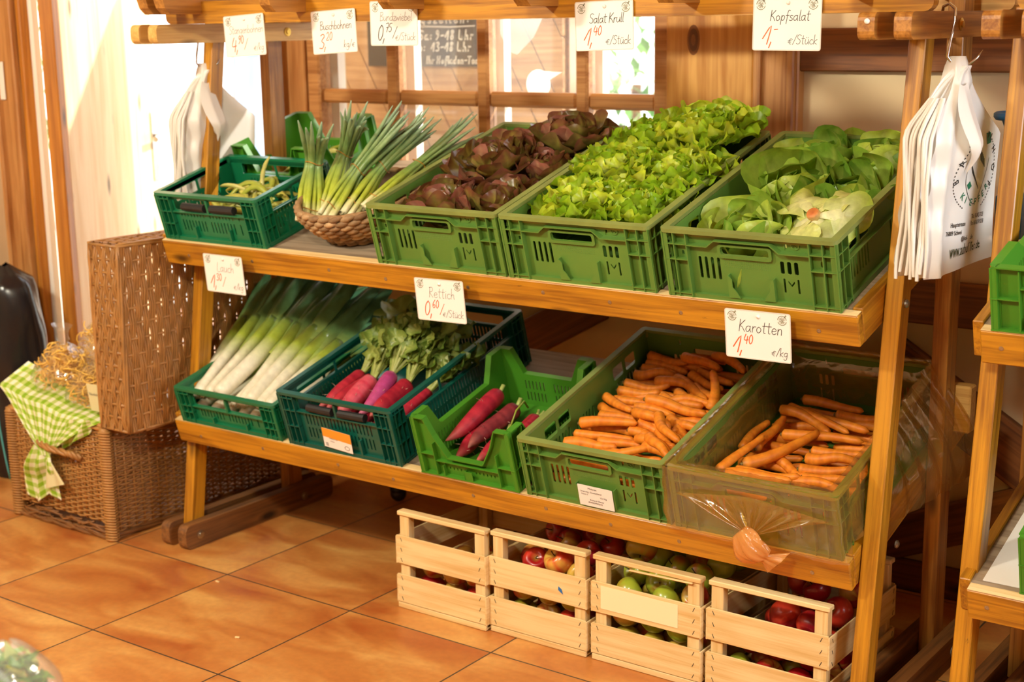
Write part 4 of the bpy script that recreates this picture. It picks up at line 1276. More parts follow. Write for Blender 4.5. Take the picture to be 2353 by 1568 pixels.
# --- spring onion bundles in a woven bowl
def bundle(base, tie, top, n, seed, label, lean=0):
    rn = random.Random(seed)
    base, tie, top = [Um(0) @ V(p) for p in (base, tie, top)]
    o = thing('spring_onion_bundle', label, 'spring onions', base)
    ax = (top - base).normalized()
    e1 = ax.orthogonal().normalized(); e2 = ax.cross(e1)
    for k in range(n):
        a = 2 * PI * k / n + rn.uniform(-.2, .2)
        q = math.sqrt(rn.uniform(.1, 1))
        d = e1 * math.cos(a) + e2 * math.sin(a)
        P0 = base + d * .030 * q
        P1 = base.lerp(tie, .5) + d * .029 * q
        P2 = tie + d * .017 * q
        P3 = tie.lerp(top, .6) + d * .030 * q
        P4 = top + d * (.048 * q) + ax * rn.uniform(-.04, .03)
        P = [P0, P1, P2, P3, P4]
        pts = []
        for i in range(4):
            pm, p0, p1, pn = P[max(i - 1, 0)], P[i], P[i + 1], P[min(i + 2, 4)]
            for t in (0, .25, .5, .75):
                pts.append(.5 * ((2 * p0) + (p1 - pm) * t + (2 * pm - 5 * p0 + 4 * p1 - pn) * t * t + (3 * p0 - pm - 3 * p1 + pn) * t ** 3))
        pts.append(P4)
        m = len(pts)
        r0 = rn.uniform(.0056, .0078)
        rad = []
        cols = []
        for i in range(m):
            f = i / (m - 1)
            rr = r0 * (1.35 - 1.2 * f if f < .15 else 1.05) if f < .2 else r0 * (1.05 + .15 * math.sin(f * 4)) * (1 if f < .75 else max(.22, 1 - ((f - .75) / .26) ** 2))
            rad.append(rr)
            c = mixc(lin('e9e2b8'), lin('b4c23a'), (f - .05) / .14)
            c = mixc(c, lin(rn.choice(['7d9a56', '86a05c', '6c8c4c'])), (f - .2) / .25)
            c = mixc(c, lin('a0b8a0'), (f - .6) * 1.7)
            cols.append(c)
        mb = MB(); mb.smooth = True
        mb.tube([p - base for p in pts], rad, 7, True, cols, .8)
        mb.build('stalk', M_['stalk'], o)
    for (c, rr) in ((tie, .0235), (base.lerp(tie, .22), .032)):
        pts = [c - base + e1 * rr * math.cos(2 * PI * k / 20) + e2 * rr * math.sin(2 * PI * k / 20) + ax * .004 * math.sin(4 * PI * k / 20) for k in range(21)]
        mb = MB(); mb.smooth = True; mb.tube(pts, .0012, 5, False); mb.build('rubber_band', M_['lacquer'], o)
    mb = MB()
    for k in range(26):
        a = rn.uniform(0, 6.3); q = rn.uniform(.3, 1) * .03
        p = (e1 * math.cos(a) + e2 * math.sin(a)) * q
        mb.tube([p, p - ax * .008 + V((rn.uniform(-.01, .01), -.006, rn.uniform(-.004, .012)))], [.0008, .0003], 4, False, [lin('e5d9b0')] * 2)
    mb.build('root_hairs', M_['root'], o)
    return o
bundle((.205, .095, .055), (.150, .215, .17), (.225, .180, .285), 10, 1, 'spring onion bundle standing upright, leftmost in the woven bowl')
bundle((.225, .135, .055), (.205, .28, .175), (.305, .255, .305), 13, 2, 'tallest spring onion bundle behind the leftmost one')
bundle((.262, .105, .060), (.285, .235, .15), (.395, .335, .265), 14, 3, 'thick spring onion bundle leaning right, middle of the bowl')
bundle((.305, .135, .058), (.325, .285, .14), (.425, .395, .235), 12, 4, 'spring onion bundle with pale blue-green tips, fourth from the left')
bundle((.345, .165, .060), (.40, .345, .125), (.478, .50, .185), 9, 5, 'spring onion bundle lying along the red-brown lettuce crate')
bl = thing('woven_bowl', 'round brown woven bowl holding the spring onions', 'bowl')
bl.matrix_basis = Um(.325, .185, .0)
rowz = []
NR = 8
for i in range(NR):
    f = i / (NR - 1)
    rowz.append((.105 + .063 * math.sin(f * PI / 2), .012 + .09 * f))
mb = MB(); mb.smooth = True
mb.lathe([(0, .004), (.10, .006)] + [(r - .006, z) for r, z in rowz], 40, None, [lin('6a5138')] * (NR + 2), None, False)
mb.build('bowl_shell', M_['rush'], bl)
mb = MB(); mb.smooth = True
rr_ = random.Random(8)
for i, (r, z) in enumerate(rowz):
    m = int(2 * PI * r / .032)
    for k in range(m):
        a0 = 2 * PI * (k + (i % 2) * .5) / m
        pts, rad = [], []
        for t in range(7):
            f = t / 6
            a = a0 + (f - .5) * 2 * PI / m * 1.35
            wig = math.sin(f * PI)
            pts.append(((r + .002 + .004 * wig) * math.cos(a), (r + .002 + .004 * wig) * math.sin(a), z + (f - .5) * .009))
            rad.append(.0028 + .0056 * wig ** .7 * rr_.uniform(.9, 1.1))
        mb.col = mixc(lin('6e5236'), lin('b3946c'), rr_.random())
        mb.tube(pts, rad, 7)
mb.build('braid', M_['rush'], bl)
pts = [((rowz[-1][0]) * math.cos(2 * PI * k / 48), rowz[-1][0] * math.sin(2 * PI * k / 48), .105) for k in range(49)]
mb = MB(); mb.smooth = True; mb.col = lin('9a7a54'); mb.tube(pts, [.0075 + .0015 * math.sin(k * 1.9) for k in range(49)], 8, False); mb.build('rim', M_['rush'], bl)

# --- beans
def bean_mesh(seed):
    rn = random.Random(seed)
    mb = MB(); mb.smooth = True
    n = 16; pts, rad, cols = [], [], []
    bd = rn.uniform(.12, .3)
    c = rn.choice([lin('c3bd5a'), lin('b3b548'), lin('d0c878'), lin('a2aa3e')])
    for i in range(n):
        f = i / (n - 1)
        r = .0098 * math.sin(PI * min(1, .04 + f * .93)) ** .45 * (1 + .08 * math.cos(f * 30))
        pts.append((f * .13, bd * .13 * math.sin(PI * f), .02 * math.sin(3 * f + seed)))
        rad.append(max(.0008, r)); cols.append(mixc(c, lin('9aa83c'), abs(f - .5) * .9))
    mb.tube(pts, rad, 9, True, cols, .62)
    return mb.mesh('bean_pod', M_['stalk'])
bean_me = [bean_mesh(i) for i in range(6)]
hk = MB(); hk.tube([(.001, 0, 0), (-.007, .001, .001), (-.012, .004, .002)], [.0016, .0012, .0014], 5, True, [lin('a8a050')] * 3)
hook_me = hk.mesh('pod_stem', M_['stalk'])
rbn = random.Random(21)
def bean_at(p, az, pitch, label, group):
    o = bpy.data.objects.new('bean_pod', rbn.choice(bean_me)); link(o)
    o.matrix_basis = Um(0) @ Matrix.Translation(p) @ Matrix.Rotation(az, 4, 'Z') @ Matrix.Rotation(pitch, 4, 'Y') @ Matrix.Rotation(rbn.uniform(-.6, .6), 4, 'X')
    link(bpy.data.objects.new('pod_stem', hook_me), o)
    return tag(o, label, 'bean', group)
for i in range(46):
    lay = i // 16
    az = rbn.choice([0, PI]) + rbn.uniform(-.75, .75)
    cx, cy = rbn.uniform(-.165 + .03 * lay, .02), rbn.uniform(.075, .235)
    p = V((cx - .065 * math.cos(az), cy - .065 * math.sin(az), .036 + .02 * lay + .012 * max(0, (cx + .16) / .2)))
    p.y = max(.03, min(.29, p.y))
    bean_at(p, az, rbn.uniform(-.16, .12), 'pale green bean pod in the heap of the dark green bean crate', 'beans in the dark green crate')
bean_at((-.02, .12, .085), 1.2, -.75, 'bean pod sticking up steeply above the heap in the bean crate', None)
bean_at((-.12, .10, .075), .5, -.35, 'curled bean pod at the left of the heap with a brown tip', None)
for i in range(22):
    az = rbn.uniform(0, 6.3)
    bean_at((rbn.uniform(-.19, -.06), .40 + rbn.uniform(0, .1), .03 + .012 * (i // 6)), az, rbn.uniform(-.2, .1), 'thin green bean in the raised-corner crate behind the bean crate', 'beans in the raised-corner crate')

# --- lettuces
def head_mesh(seed, n, Lr, Rr, amp, k, cols, t0, t1, curl, cup, asp=1.0, nt_=23, nr=6):
    rn = random.Random(seed)
    mb = MB()
    for i in range(n):
        f = (i + .5) / n
        tilt = t0 + (t1 - t0) * f ** .8 + rn.uniform(-.12, .12)
        az = i * 2.39996 + rn.uniform(-.2, .2)
        L = (Lr[0] + (Lr[1] - Lr[0]) * f) * rn.uniform(.88, 1.1)
        R = min(rn.uniform(*Rr) * (.72 + .4 * f), L * (.72 if n < 20 else .62))
        c0, c1 = rn.choice(cols)
        M = Matrix.Translation((0, 0, .012 - .01 * f)) @ Matrix.Rotation(az, 4, 'Z') @ Matrix.Translation((0, .004 + .012 * f, 0)) @ Matrix.Rotation(tilt, 4, 'X') @ Matrix.Rotation(rn.uniform(-.35, .35), 4, 'Y')
        fan_leaf(mb, M, L, R, amp * rn.uniform(.75, 1.2), k * rn.uniform(.8, 1.25), curl * rn.uniform(.5, 1.4), cup, lin(c0), lin(c1), rn, nt_, nr, asp)
    return mb
oakc = [('d2dc78', 'bcd22a'), ('c8d860', 'a6c822'), ('dbe488', 'ccda36'), ('b4c848', '8fb820')]
redc = [('a3a044', '7c4a32'), ('9a953a', '824a3a'), ('a8a244', '6c4028'), ('b8946c', '925848'), ('8a9038', '6a522c')]
kopc = [('d2d87c', '9abc40'), ('dadf8c', 'b2c848'), ('bfcc62', '84a834'), ('c8d46a', '709c30')]
palec = [('ecebb0', 'c3ce5c'), ('eeecbe', 'a9bf48'), ('e8e8a0', 'd3da74')]
oak_me = [head_mesh(s, 92, (.070, .138), (.025, .037), .0115, 4.0, oakc, 1.5, .10, .35, .22, 1.0, 29, 6).mesh('leaves', M_['leaf']) for s in (1, 2, 3)]
red_me = [head_mesh(s, 40, (.080, .148), (.040, .054), .0105, 2.6, redc, 1.42, .10, .55, .25, 1.05, 25, 6).mesh('leaves', M_['leafred']) for s in (4, 5, 6)]
kop_me = [head_mesh(s, 26, (.080, .152), (.048, .068), .0125, 2.3, kopc, 1.5, .2, .8, .32, 1.1, 27, 7).mesh('leaves', M_['leaf']) for s in (7, 8, 9)]
pale_me = head_mesh(10, 17, (.075, .128), (.050, .066), .012, 2.7, palec, .95, .02, .4, .2, 1.0, 29, 7).mesh('leaves', M_['leaf'])
stem_mb = MB(); stem_mb.smooth = True
stem_mb.lathe([(.012, -.012), (.017, .0), (.018, .022)], 14, None, [lin('c8b878'), lin('dcd6a0'), lin('dcd6a0')])
stem_me = stem_mb.mesh('stem', M_['root'])
def lettuce(nm, me, x, s, h, rz, label, sc=1.0, tip=(0, 0)):
    o = thing(nm, label, 'lettuce')
    o.matrix_basis = Um(x, s, h) @ Matrix.Rotation(tip[0], 4, 'X') @ Matrix.Rotation(tip[1], 4, 'Y') @ Matrix.Rotation(rz, 4, 'Z') @ Matrix.Scale(sc, 4)
    link(bpy.data.objects.new('leaves', me), o)
    link(bpy.data.objects.new('stem', stem_me), o)
    return o
cu = 'curly_lettuce'
lettuce(cu, oak_me[0], 1.060, .160, .085, 0.3, 'bright curly lettuce at the front left of its crate', 1.0)
lettuce(cu, oak_me[1], 1.200, .158, .085, 2.1, 'bright curly lettuce at the front right of its crate', .98)
lettuce(cu, oak_me[2], 1.040, .315, .110, 4.0, 'bright curly lettuce in the middle row, left, of its crate', 1.0)
lettuce(cu, oak_me[0], 1.205, .310, .105, 1.4, 'bright curly lettuce in the middle row, right, beside the butterhead crate', 1.02)
lettuce(cu, oak_me[1], 1.060, .480, .120, 5.2, 'bright curly lettuce at the back left, in front of the window', 1.0)
lettuce(cu, oak_me[2], 1.195, .490, .155, .9, 'bright curly lettuce at the back right, rising highest against the pine plank', 1.02)
rl = 'red_leaf_lettuce'
lettuce(rl, red_me[0], .645, .150, .066, 0.2, 'red-brown lettuce at the front left of its crate', .95)
lettuce(rl, red_me[1], .790, .145, .066, 1.7, 'red-brown lettuce at the front right, with olive green leaf bases', .95)
lettuce(rl, red_me[2], .680, .325, .105, 3.1, 'red-brown lettuce in the middle of its crate, heaped highest', 1.02)
lettuce(rl, red_me[0], .810, .345, .080, 4.4, 'red-brown lettuce in the middle, beside the curly lettuce', .92)
lettuce(rl, red_me[1], .790, .50, .115, 2.6, 'red-brown lettuce at the back of its crate under the window', .95)
bh = 'butterhead_lettuce'
lettuce(bh, kop_me[0], 1.475, .150, .045, .4, 'butterhead lettuce at the front left of the rightmost top crate', .95, (.25, 0))
lettuce(bh, kop_me[1], 1.490, .345, .075, 2.0, 'butterhead lettuce in the middle left, standing tallest', 1.05, (.55, .1))
lettuce(bh, kop_me[2], 1.630, .345, .065, 3.5, 'butterhead lettuce in the middle right, close to the post', .95, (.3, -.1))
lettuce(bh, kop_me[0], 1.630, .495, .075, 5.0, 'butterhead lettuce at the back right of the rightmost top crate', .95)
lettuce(bh, kop_me[2], 1.480, .50, .07, 1.0, 'butterhead lettuce at the back left of the rightmost top crate', .95)
up = thing('butterhead_lettuce', 'pale upturned butterhead lettuce showing its cut stem, front right', 'lettuce')
up.matrix_basis = Um(1.622, .145, .150) @ Matrix.Rotation(PI * 1.16, 4, 'X') @ Matrix.Rotation(.15, 4, 'Y') @ Matrix.Scale(.86, 4)
link(bpy.data.objects.new('leaves', pale_me), up)
mb = MB(); mb.smooth = True
mb.lathe([(.017, .012), (.0165, -.006), (.014, -.010), (.0, -.008)], 16, None, [lin('d8c888'), lin('cf9a58'), lin('c87a3c'), lin('a85a2c')])
mb.build('cut_stem', M_['root'], up)
# ------------------------------------------------------------------ handwriting (stroke letters, x-height .5, capitals 1)
GL = {
'a': (.56, ['.42,.44 .28,.5 .1,.4 .05,.18 .16,.02 .32,.08 .42,.3', '.43,.5 .42,.2 .5,.0']),
'b': (.52, ['.1,1 .08,.5 .08,.02', '.08,.3 .25,.48 .42,.36 .4,.1 .22,.0 .08,.1']),
'c': (.46, ['.4,.42 .26,.5 .08,.36 .08,.12 .24,.0 .42,.08']),
'd': (.56, ['.42,.4 .26,.48 .08,.34 .06,.12 .2,.0 .36,.1 .43,.3', '.46,1 .44,.5 .46,.0']),
'e': (.5, ['.06,.26 .4,.3 .36,.46 .2,.5 .06,.32 .1,.08 .26,.0 .44,.1']),
'f': (.4, ['.42,.95 .3,1 .2,.8 .18,.3 .14,-.3', '.04,.5 .36,.5']),
'g': (.54, ['.42,.42 .26,.5 .08,.36 .08,.14 .24,.04 .4,.2', '.43,.48 .42,.1 .36,-.3 .16,-.36 .06,-.22']),
'h': (.52, ['.1,1 .08,.4 .06,.0', '.07,.25 .22,.46 .36,.42 .38,.2 .42,.0']),
'i': (.24, ['.12,.5 .1,.2 .14,.0', '.13,.7 .14,.73']),
'k': (.48, ['.1,1 .08,.5 .06,.0', '.4,.5 .1,.24 .42,.0']),
'l': (.24, ['.14,1 .1,.4 .12,.05 .2,.0']),
'm': (.74, ['.06,.5 .06,.0', '.07,.3 .2,.5 .3,.4 .32,.0', '.33,.3 .48,.5 .58,.4 .62,.0']),
'n': (.52, ['.08,.5 .07,.0', '.08,.28 .24,.5 .38,.42 .4,.0']),
'o': (.52, ['.24,.5 .08,.36 .08,.12 .22,.0 .4,.12 .42,.34 .24,.5']),
'p': (.52, ['.12,.5 .08,.0 .06,-.36', '.1,.32 .26,.5 .42,.38 .38,.12 .22,.02 .09,.12']),
'r': (.4, ['.1,.5 .08,.0', '.09,.28 .2,.46 .36,.48']),
's': (.44, ['.38,.46 .18,.5 .1,.36 .32,.2 .34,.06 .16,.0 .04,.06']),
't': (.42, ['.2,.9 .17,.3 .2,.03 .32,.02', '.04,.6 .4,.62']),
'u': (.54, ['.08,.5 .07,.16 .18,.0 .34,.1 .42,.3', '.43,.5 .43,.15 .5,.0']),
'ü': (.54, ['.08,.5 .07,.16 .18,.0 .34,.1 .42,.3', '.43,.5 .43,.15 .5,.0', '.15,.68 .16,.72', '.34,.68 .35,.72']),
'w': (.66, ['.05,.5 .12,.0 .3,.4 .42,.0 .58,.5']),
'z': (.46, ['.06,.48 .4,.48 .06,.02 .42,.02']),
'B': (.62, ['.12,1 .1,.0', '.06,.96 .4,.98 .46,.74 .14,.54 .5,.42 .5,.1 .1,.0']),
'D': (.66, ['.12,1 .1,.0', '.04,.98 .45,.9 .56,.5 .42,.1 .08,.0']),
'H': (.66, ['.1,1 .08,.0', '.52,1 .5,.0', '.09,.5 .5,.52']),
'I': (.3, ['.14,1 .12,.0']),
'K': (.62, ['.12,1 .08,.0', '.54,.98 .1,.46 .3,.4 .56,.0']),
'L': (.5, ['.12,1 .06,.04 .46,.0']),
'R': (.6, ['.12,1 .08,.0', '.04,.94 .36,1 .46,.78 .36,.58 .12,.5 .5,.0']),
'S': (.56, ['.5,.9 .3,1 .1,.86 .16,.6 .42,.42 .42,.12 .2,.0 .04,.1']),
'T': (.56, ['.02,.98 .54,1', '.28,.98 .26,.0']),
'U': (.62, ['.08,1 .08,.2 .26,.0 .46,.2 .5,1', '.5,1 .5,.0']),
'Ö': (.68, ['.3,1 .08,.6 .14,.12 .36,.0 .56,.3 .52,.8 .3,1', '.22,1.16 .23,1.2', '.42,1.16 .43,1.2']),
'0': (.56, ['.28,1 .1,.72 .1,.24 .26,.0 .44,.28 .44,.76 .28,1']),
'1': (.5, ['.02,.3 .4,1 .34,.0']),
'2': (.52, ['.08,.8 .24,1 .42,.8 .3,.4 .04,.02 .46,.04']),
'3': (.52, ['.08,.9 .28,1 .42,.82 .2,.54 .44,.34 .34,.04 .06,.06']),
'4': (.56, ['.2,1 .06,.4 .5,.42', '.42,.8 .38,.0']),
'5': (.52, ['.46,1 .16,.98 .12,.58 .36,.56 .42,.2 .22,.0 .04,.1']),
'6': (.52, ['.4,1 .14,.6 .1,.2 .24,.0 .42,.16 .36,.42 .12,.3']),
'7': (.5, ['.06,.96 .46,1 .2,.0', '.12,.5 .42,.52']),
'8': (.52, ['.4,.9 .24,1 .12,.82 .4,.3 .24,.0 .08,.24 .4,.8']),
'9': (.52, ['.42,.8 .26,1 .1,.78 .24,.54 .42,.8', '.42,.8 .36,.3 .14,.0']),
',': (.24, ['.12,.1 .06,-.2']), '.': (.2, ['.09,.0 .1,.03']), ':': (.24, ['.1,.1 .11,.13', '.11,.45 .12,.48']),
'-': (.46, ['.06,.42 .4,.46']), '/': (.42, ['.02,-.05 .42,1']), ' ': (.3, []),
'€': (.6, ['.52,.5 .34,.56 .18,.36 .22,.06 .42,.0', '.04,.34 .42,.36', '.04,.2 .38,.22']),
}
def smooth_pts(P, k=3):
    if len(P) < 3: return P
    out = []
    for i in range(len(P) - 1):
        pm, p0, p1, pn = P[max(i - 1, 0)], P[i], P[i + 1], P[min(i + 2, len(P) - 1)]
        for j in range(k):
            t = j / k
            out.append(tuple(.5 * (2 * p0[a] + (p1[a] - pm[a]) * t + (2 * pm[a] - 5 * p0[a] + 4 * p1[a] - pn[a]) * t * t + (3 * p0[a] - pm[a] - 3 * p1[a] + pn[a]) * t ** 3) for a in (0, 1)))
    return out + [P[-1]]
def stroke(mb, P, w, M):
    """flat ribbon of width w in local xy"""
    n = len(P)
    vs = []
    for i in range(n):
        a, b = P[max(i - 1, 0)], P[min(i + 1, n - 1)]
        d = V((b[0] - a[0], b[1] - a[1])); d = d.normalized() if d.length > 1e-9 else V((1, 0))
        nx, ny = -d.y * w / 2, d.x * w / 2
        ex, ey = (d.x * w / 2, d.y * w / 2) if i == n - 1 else ((-d.x * w / 2, -d.y * w / 2) if i == 0 else (0, 0))
        vs += [(P[i][0] + nx + ex, P[i][1] + ny + ey, 0), (P[i][0] - nx + ex, P[i][1] - ny + ey, 0)]
    mb.add(vs, [(2 * i, 2 * i + 1, 2 * i + 3, 2 * i + 2) for i in range(n - 1)], M)
def write(mb, text, x, y, h, w, M, slant=.12, sp=1.0):
    for ch in text:
        adv, st = GL[ch]
        for s in st:
            P = [tuple(map(float, q.split(','))) for q in s.split()]
            P = [(x + (px + slant * py) * h, y + py * h) for px, py in smooth_pts(P)]
            stroke(mb, P, w, M)
        x += adv * h * sp
    return x
def emblem(mb, cx, cy, r, M):
    for k in range(9):
        a0 = math.radians(170 - k * 18); 
        P = [(cx + r * .92 * math.cos(a0 - q * .13), cy + r * .92 * math.sin(a0 - q * .13)) for q in range(3)]
        stroke(mb, P, r * .15, M)
    for k in range(7):
        a0 = math.radians(205 + k * 21)
        P = [(cx + r * .92 * math.cos(a0 + q * .11), cy + r * .92 * math.sin(a0 + q * .11)) for q in range(3)]
        stroke(mb, P, r * .15, M)
    P = [(cx + r * .62 * math.cos(t * .45), cy + r * .62 * math.sin(t * .45)) for t in range(14)]
    stroke(mb, P, r * .08, M)
    for (a, b, c, d) in ((-.35, .3, .1, -.4), (-.15, .4, .25, -.2), (.2, .35, .35, .1), (-.4, -.1, -.1, -.45), (.1, .0, .3, -.35)):
        stroke(mb, [(cx + a * r, cy + b * r), (cx + (a + c) / 2 * r, cy + (b + d) / 2 * r + .06 * r), (cx + c * r, cy + d * r)], r * .16, M)
    stroke(mb, [(cx + .55 * r, cy + .7 * r), (cx + .8 * r, cy + 1.0 * r)], r * .28, M)

def price_card(word, price, sup, unit, cx, cz, y, rot, label, ink='ink', pink='ink_red', w=.150, h=.106, lean=0.0, tail=''):
    c = thing('price_card', label, 'price card')
    c.matrix_basis = Matrix.Translation((cx, y, cz)) @ Matrix.Rotation(rot, 4, 'Y') @ Matrix.Rotation(lean, 4, 'X')
    MB().prism([rrect(-w / 2 + .002, w / 2 - .002, -h / 2 + .002, h / 2 - .002, .001)], .0006, FX).build('paper', M_['paper'], c)
    q = rrect(-w / 2, w / 2, -h / 2, h / 2, .005, 3)
    MB().add([(x, -.0013, z) for x, z in q], [list(range(len(q)))]).build('laminate', M_['laminate'], c)
    MB().prism([rrect(-w / 2, w / 2, -h / 2, h / 2, .005, 3), rrect(-w / 2 + .0022, w / 2 - .0022, -h / 2 + .0022, h / 2 - .0022, .003, 3)], .0009, Matrix.Translation((0, -.0002, 0)) @ FX).build('sealed_edge', M_['seal'], c)
    T0 = Matrix.Translation((0, -.00085, 0)) @ FX
    mb = MB()
    hh = .0205 if len(word) > 8 else .0255
    tw = sum(GL[ch][0] for ch in word) * hh * (.92 if len(word) > 10 else 1)
    write(mb, word, -tw / 2 + .006, .006, hh, .0014 if ink == 'ink' else .0011, T0, sp=.92 if len(word) > 10 else 1)
    mb.build('product_name', M_[ink], c)
    mb = MB()
    x = write(mb, price, -.055 if len(word) > 8 or price != '1,' else -.060, -.040, .036, .0024, T0, .2, .9)
    write(mb, sup, x + .002, -.020, .020, .0019, T0, .15)
    if tail: write(mb, tail, x + .024, -.034, .026, .0015, T0, .2)
    mb.build('price', M_[pink], c)
    mb = MB()
    uw = sum(GL[ch][0] for ch in unit) * .0185
    write(mb, unit, w / 2 - .008 - uw, -.040, .0185, .0011, T0)
    mb.build('unit', M_[ink], c)
    mb = MB(); emblem(mb, -w / 2 + .017, h / 2 - .0155, .0105, T0); emblem(mb, w / 2 - .019, h / 2 - .0155, .0105, T0)
    mb.build('farm_emblem', M_['ink_olive'], c)
    p = MB(); p.smooth = True; p.lathe([(.0045, 0), (.004, .002), (0, .0032)], 12, Matrix.Translation((.002, -.0012, h / 2 - .012)) @ Matrix.Rotation(PI / 2, 4, 'X'))
    p.build('pushpin', M_['white_paint'], c)
    return c
M_['seal'] = plain('sealed_film_edge', 'd9d2c6', .25, .02)
M_['ink_dark_olive'] = plain('dark_olive_print', '3e4228', .6, 0)
M_['ink_olive'] = plain('olive_print', '8a8a70', .6, 0)
price_card('Stangenbohnen', '4,', '90', '€/kg', .030, 1.455, .5985, -.055, 'white price card reading Stangenbohnen 4,90, leftmost on the top beam', 'ink_grey', tail='/')
price_card('Buschbohnen', '3,', '20', 'kg/€', .347, 1.462, .5985, -.05, 'white price card reading Buschbohnen 3,20 on the top beam', tail='')
price_card('Bundzwiebel', '0,', '75', '€/Stück', .543, 1.480, .5985, .0, 'white price card reading Bundzwiebel 0,75 with a black price', 'ink_grey', 'ink', tail='/')
price_card('Salat Krull', '1,', '40', '€/Stück', 1.143, 1.468, .5985, -.025, 'white price card reading Salat Krull 1,40 on the top beam')
price_card('Kopfsalat', '1,', '-', '€/Stück', 1.576, 1.467, .5985, .01, 'white price card reading Kopfsalat on the top beam, largest at right')
price_card('Lauch', '1,', '30', '€/kg', -.031, .826, .536, .0, 'white price card reading Lauch 1,30 pinned to the upper shelf edge', 'ink_grey', tail='/', lean=.1)
price_card('Rettich', '0,', '60', '€/Stück', .716, .828, .536, -.02, 'white price card reading Rettich 0,60 pinned to the upper shelf edge', 'ink_grey', tail='/', lean=.1)
price_card('Karotten', '1,', '40', '€/kg', 1.558, .838, .536, -.01, 'white price card reading Karotten 1,40 pinned to the upper shelf edge', lean=.1)

def textmesh(name, body, size, mat, parent, M, sx=1.0, fn=None, bold=0):
    cu = bpy.data.curves.new(name, 'FONT')
    cu.body = body; cu.size = size; cu.offset = bold; cu.resolution_u = 2
    o = bpy.data.objects.new(name, cu)
    COL.objects.link(o)
    bpy.context.view_layer.update()
    me = bpy.data.meshes.new_from_object(o.evaluated_get(bpy.context.evaluated_depsgraph_get()))
    bpy.data.objects.remove(o)
    me.materials.clear(); me.materials.append(M_[mat])
    for v in me.vertices:
        p = V((v.co.x * sx, v.co.y, 0))
        v.co = fn(p) if fn else p
    t = bpy.data.objects.new(name, me)
    link(t, parent)
    t.matrix_basis = M
    return t

# crate label slips held by the fins
def slip(label, M, w, h, lines, top=None):
    s = thing('crate_label', label, 'label')
    s.matrix_basis = M
    MB().prism([rrect(0, w, 0, h, .001)], .0005, FX).build('paper', M_['paper'], s)
    if top:
        MB().prism([[(0, h * .55), (w, h * .50), (w, h), (0, h)]], .0004, Matrix.Translation((0, -.0004, 0)) @ FX).build('orange_band', M_['orange_print'], s)
        textmesh('barcode_lines', '|||||', .012, 'ink', s, Matrix.Translation((.006, -.001, h * .12)) @ Matrix.Rotation(PI / 2, 4, 'X'), .6)
        mb = MB(); T0 = Matrix.Translation((0, -.001, 0)) @ FX
        stroke(mb, [(w * .82 + .008 * math.cos(t * .5), h * .22 + .006 * math.sin(t * .5)) for t in range(13)], .0012, T0); mb.build('round_mark', M_['ink'], s)
    for (txt, x, y, sz) in lines:
        textmesh('printed_line', txt, sz, 'ink', s, Matrix.Translation((x, -.001, y)) @ Matrix.Rotation(PI / 2, 4, 'X'))
    return s
M_['orange_print'] = plain('orange_print', 'ef9a2e', .5, .03)
slip('white printed label in the front holder of the open carrot crate', Lm(1.105, .0005, .010) @ Matrix.Rotation(.02, 4, 'Y'), .094, .056, [('Möhren', .028, .046, .0075), ('Ursprung : Deutschland', .006, .037, .006), ('Klasse 2', .008, .030, .0055), ('12,5 Kg', .058, .027, .006), ('Richard Obmer', .03, .016, .006), ('4049929942643', .024, .009, .006)])
slip('orange and white label hanging askew on the front of the petrol crate', Lm(.302, -.0005, .022) @ Matrix.Rotation(.08, 4, 'Y'), .098, .058, [('Rettich rot', .022, .028, .0065), ('4 Stück', .024, .020, .005)], True)

# chalkboard outside behind the second pane
cb = thing('chalkboard', 'black chalkboard with white opening hours seen through the window', 'chalkboard', (0, 1.888, 0))
MB().box(-.68, -.185, -.012, 0, 1.332, 1.66).build('board', M_['slate'], cb)
T0 = Matrix.Translation((0, -.0135, 0)) @ FX
for (txt, x, z, h, w, sp) in (('Öffnungszeiten:', -.60, 1.480, .036, .005, 1.55), ('Do -Sa: 9-18 Uhr', -.525, 1.424, .031, .005, 1.42), ('So:  13-18 Uhr', -.465, 1.385, .030, .005, 1.36), ('Ihr Hofladen-Team', -.41, 1.343, .024, .0045, 1.28)):
    mb = MB(); write(mb, txt, x, z, h, w, T0, .12, sp); mb.build('chalk_line', M_['chalk'], cb)
mb = MB(); stroke(mb, [(-.60, 1.468), (-.45, 1.470), (-.30, 1.466), (-.195, 1.469)], .0045, T0); mb.build('chalk_underline', M_['chalk'], cb)

# ------------------------------------------------------------------ wicker hamper
def weave(mb, P0, du, dv, nu_st, wd, r=.0032, rst=.0045, amp=.005, gapn=1, jit=.0008, sd=1):
    """woven panel: stakes along v at nu_st spots, weavers run along u; P0 corner, du/dv edge vectors"""
    rn = random.Random(sd)
    P0, du, dv = V(P0), V(du), V(dv)
    n = du.cross(dv).normalized()
    for i in range(nu_st + 1):
        f = i / nu_st
        mb.tube([P0 + du * f, P0 + du * f + dv * .5, P0 + du * f + dv], rst, 6)
    m = int(dv.length / wd)
    for j in range(m):
        f = (j + .5) / m
        pts = []
        ph = (j // gapn) % 2
        for i in range(nu_st * 2 + 1):
            g = i / (nu_st * 2)
            s = 0 if i % 2 else (1 if ((i // 2) + ph) % 2 else -1)
            pts.append(P0 + du * g + dv * (f + rn.uniform(-.12, .12) / m) + n * (amp * s + rn.uniform(-jit, jit)))
        mb.tube(pts, r * rn.uniform(.85, 1.1), 5, False)
HX0, HX1, HY0, HY1, HZ = -.930, -.485, .455, 1.25, .345
hm = thing('wicker_hamper', 'large brown wicker hamper with its lid standing open, left of the rack', 'hamper', (0, 0, 0))
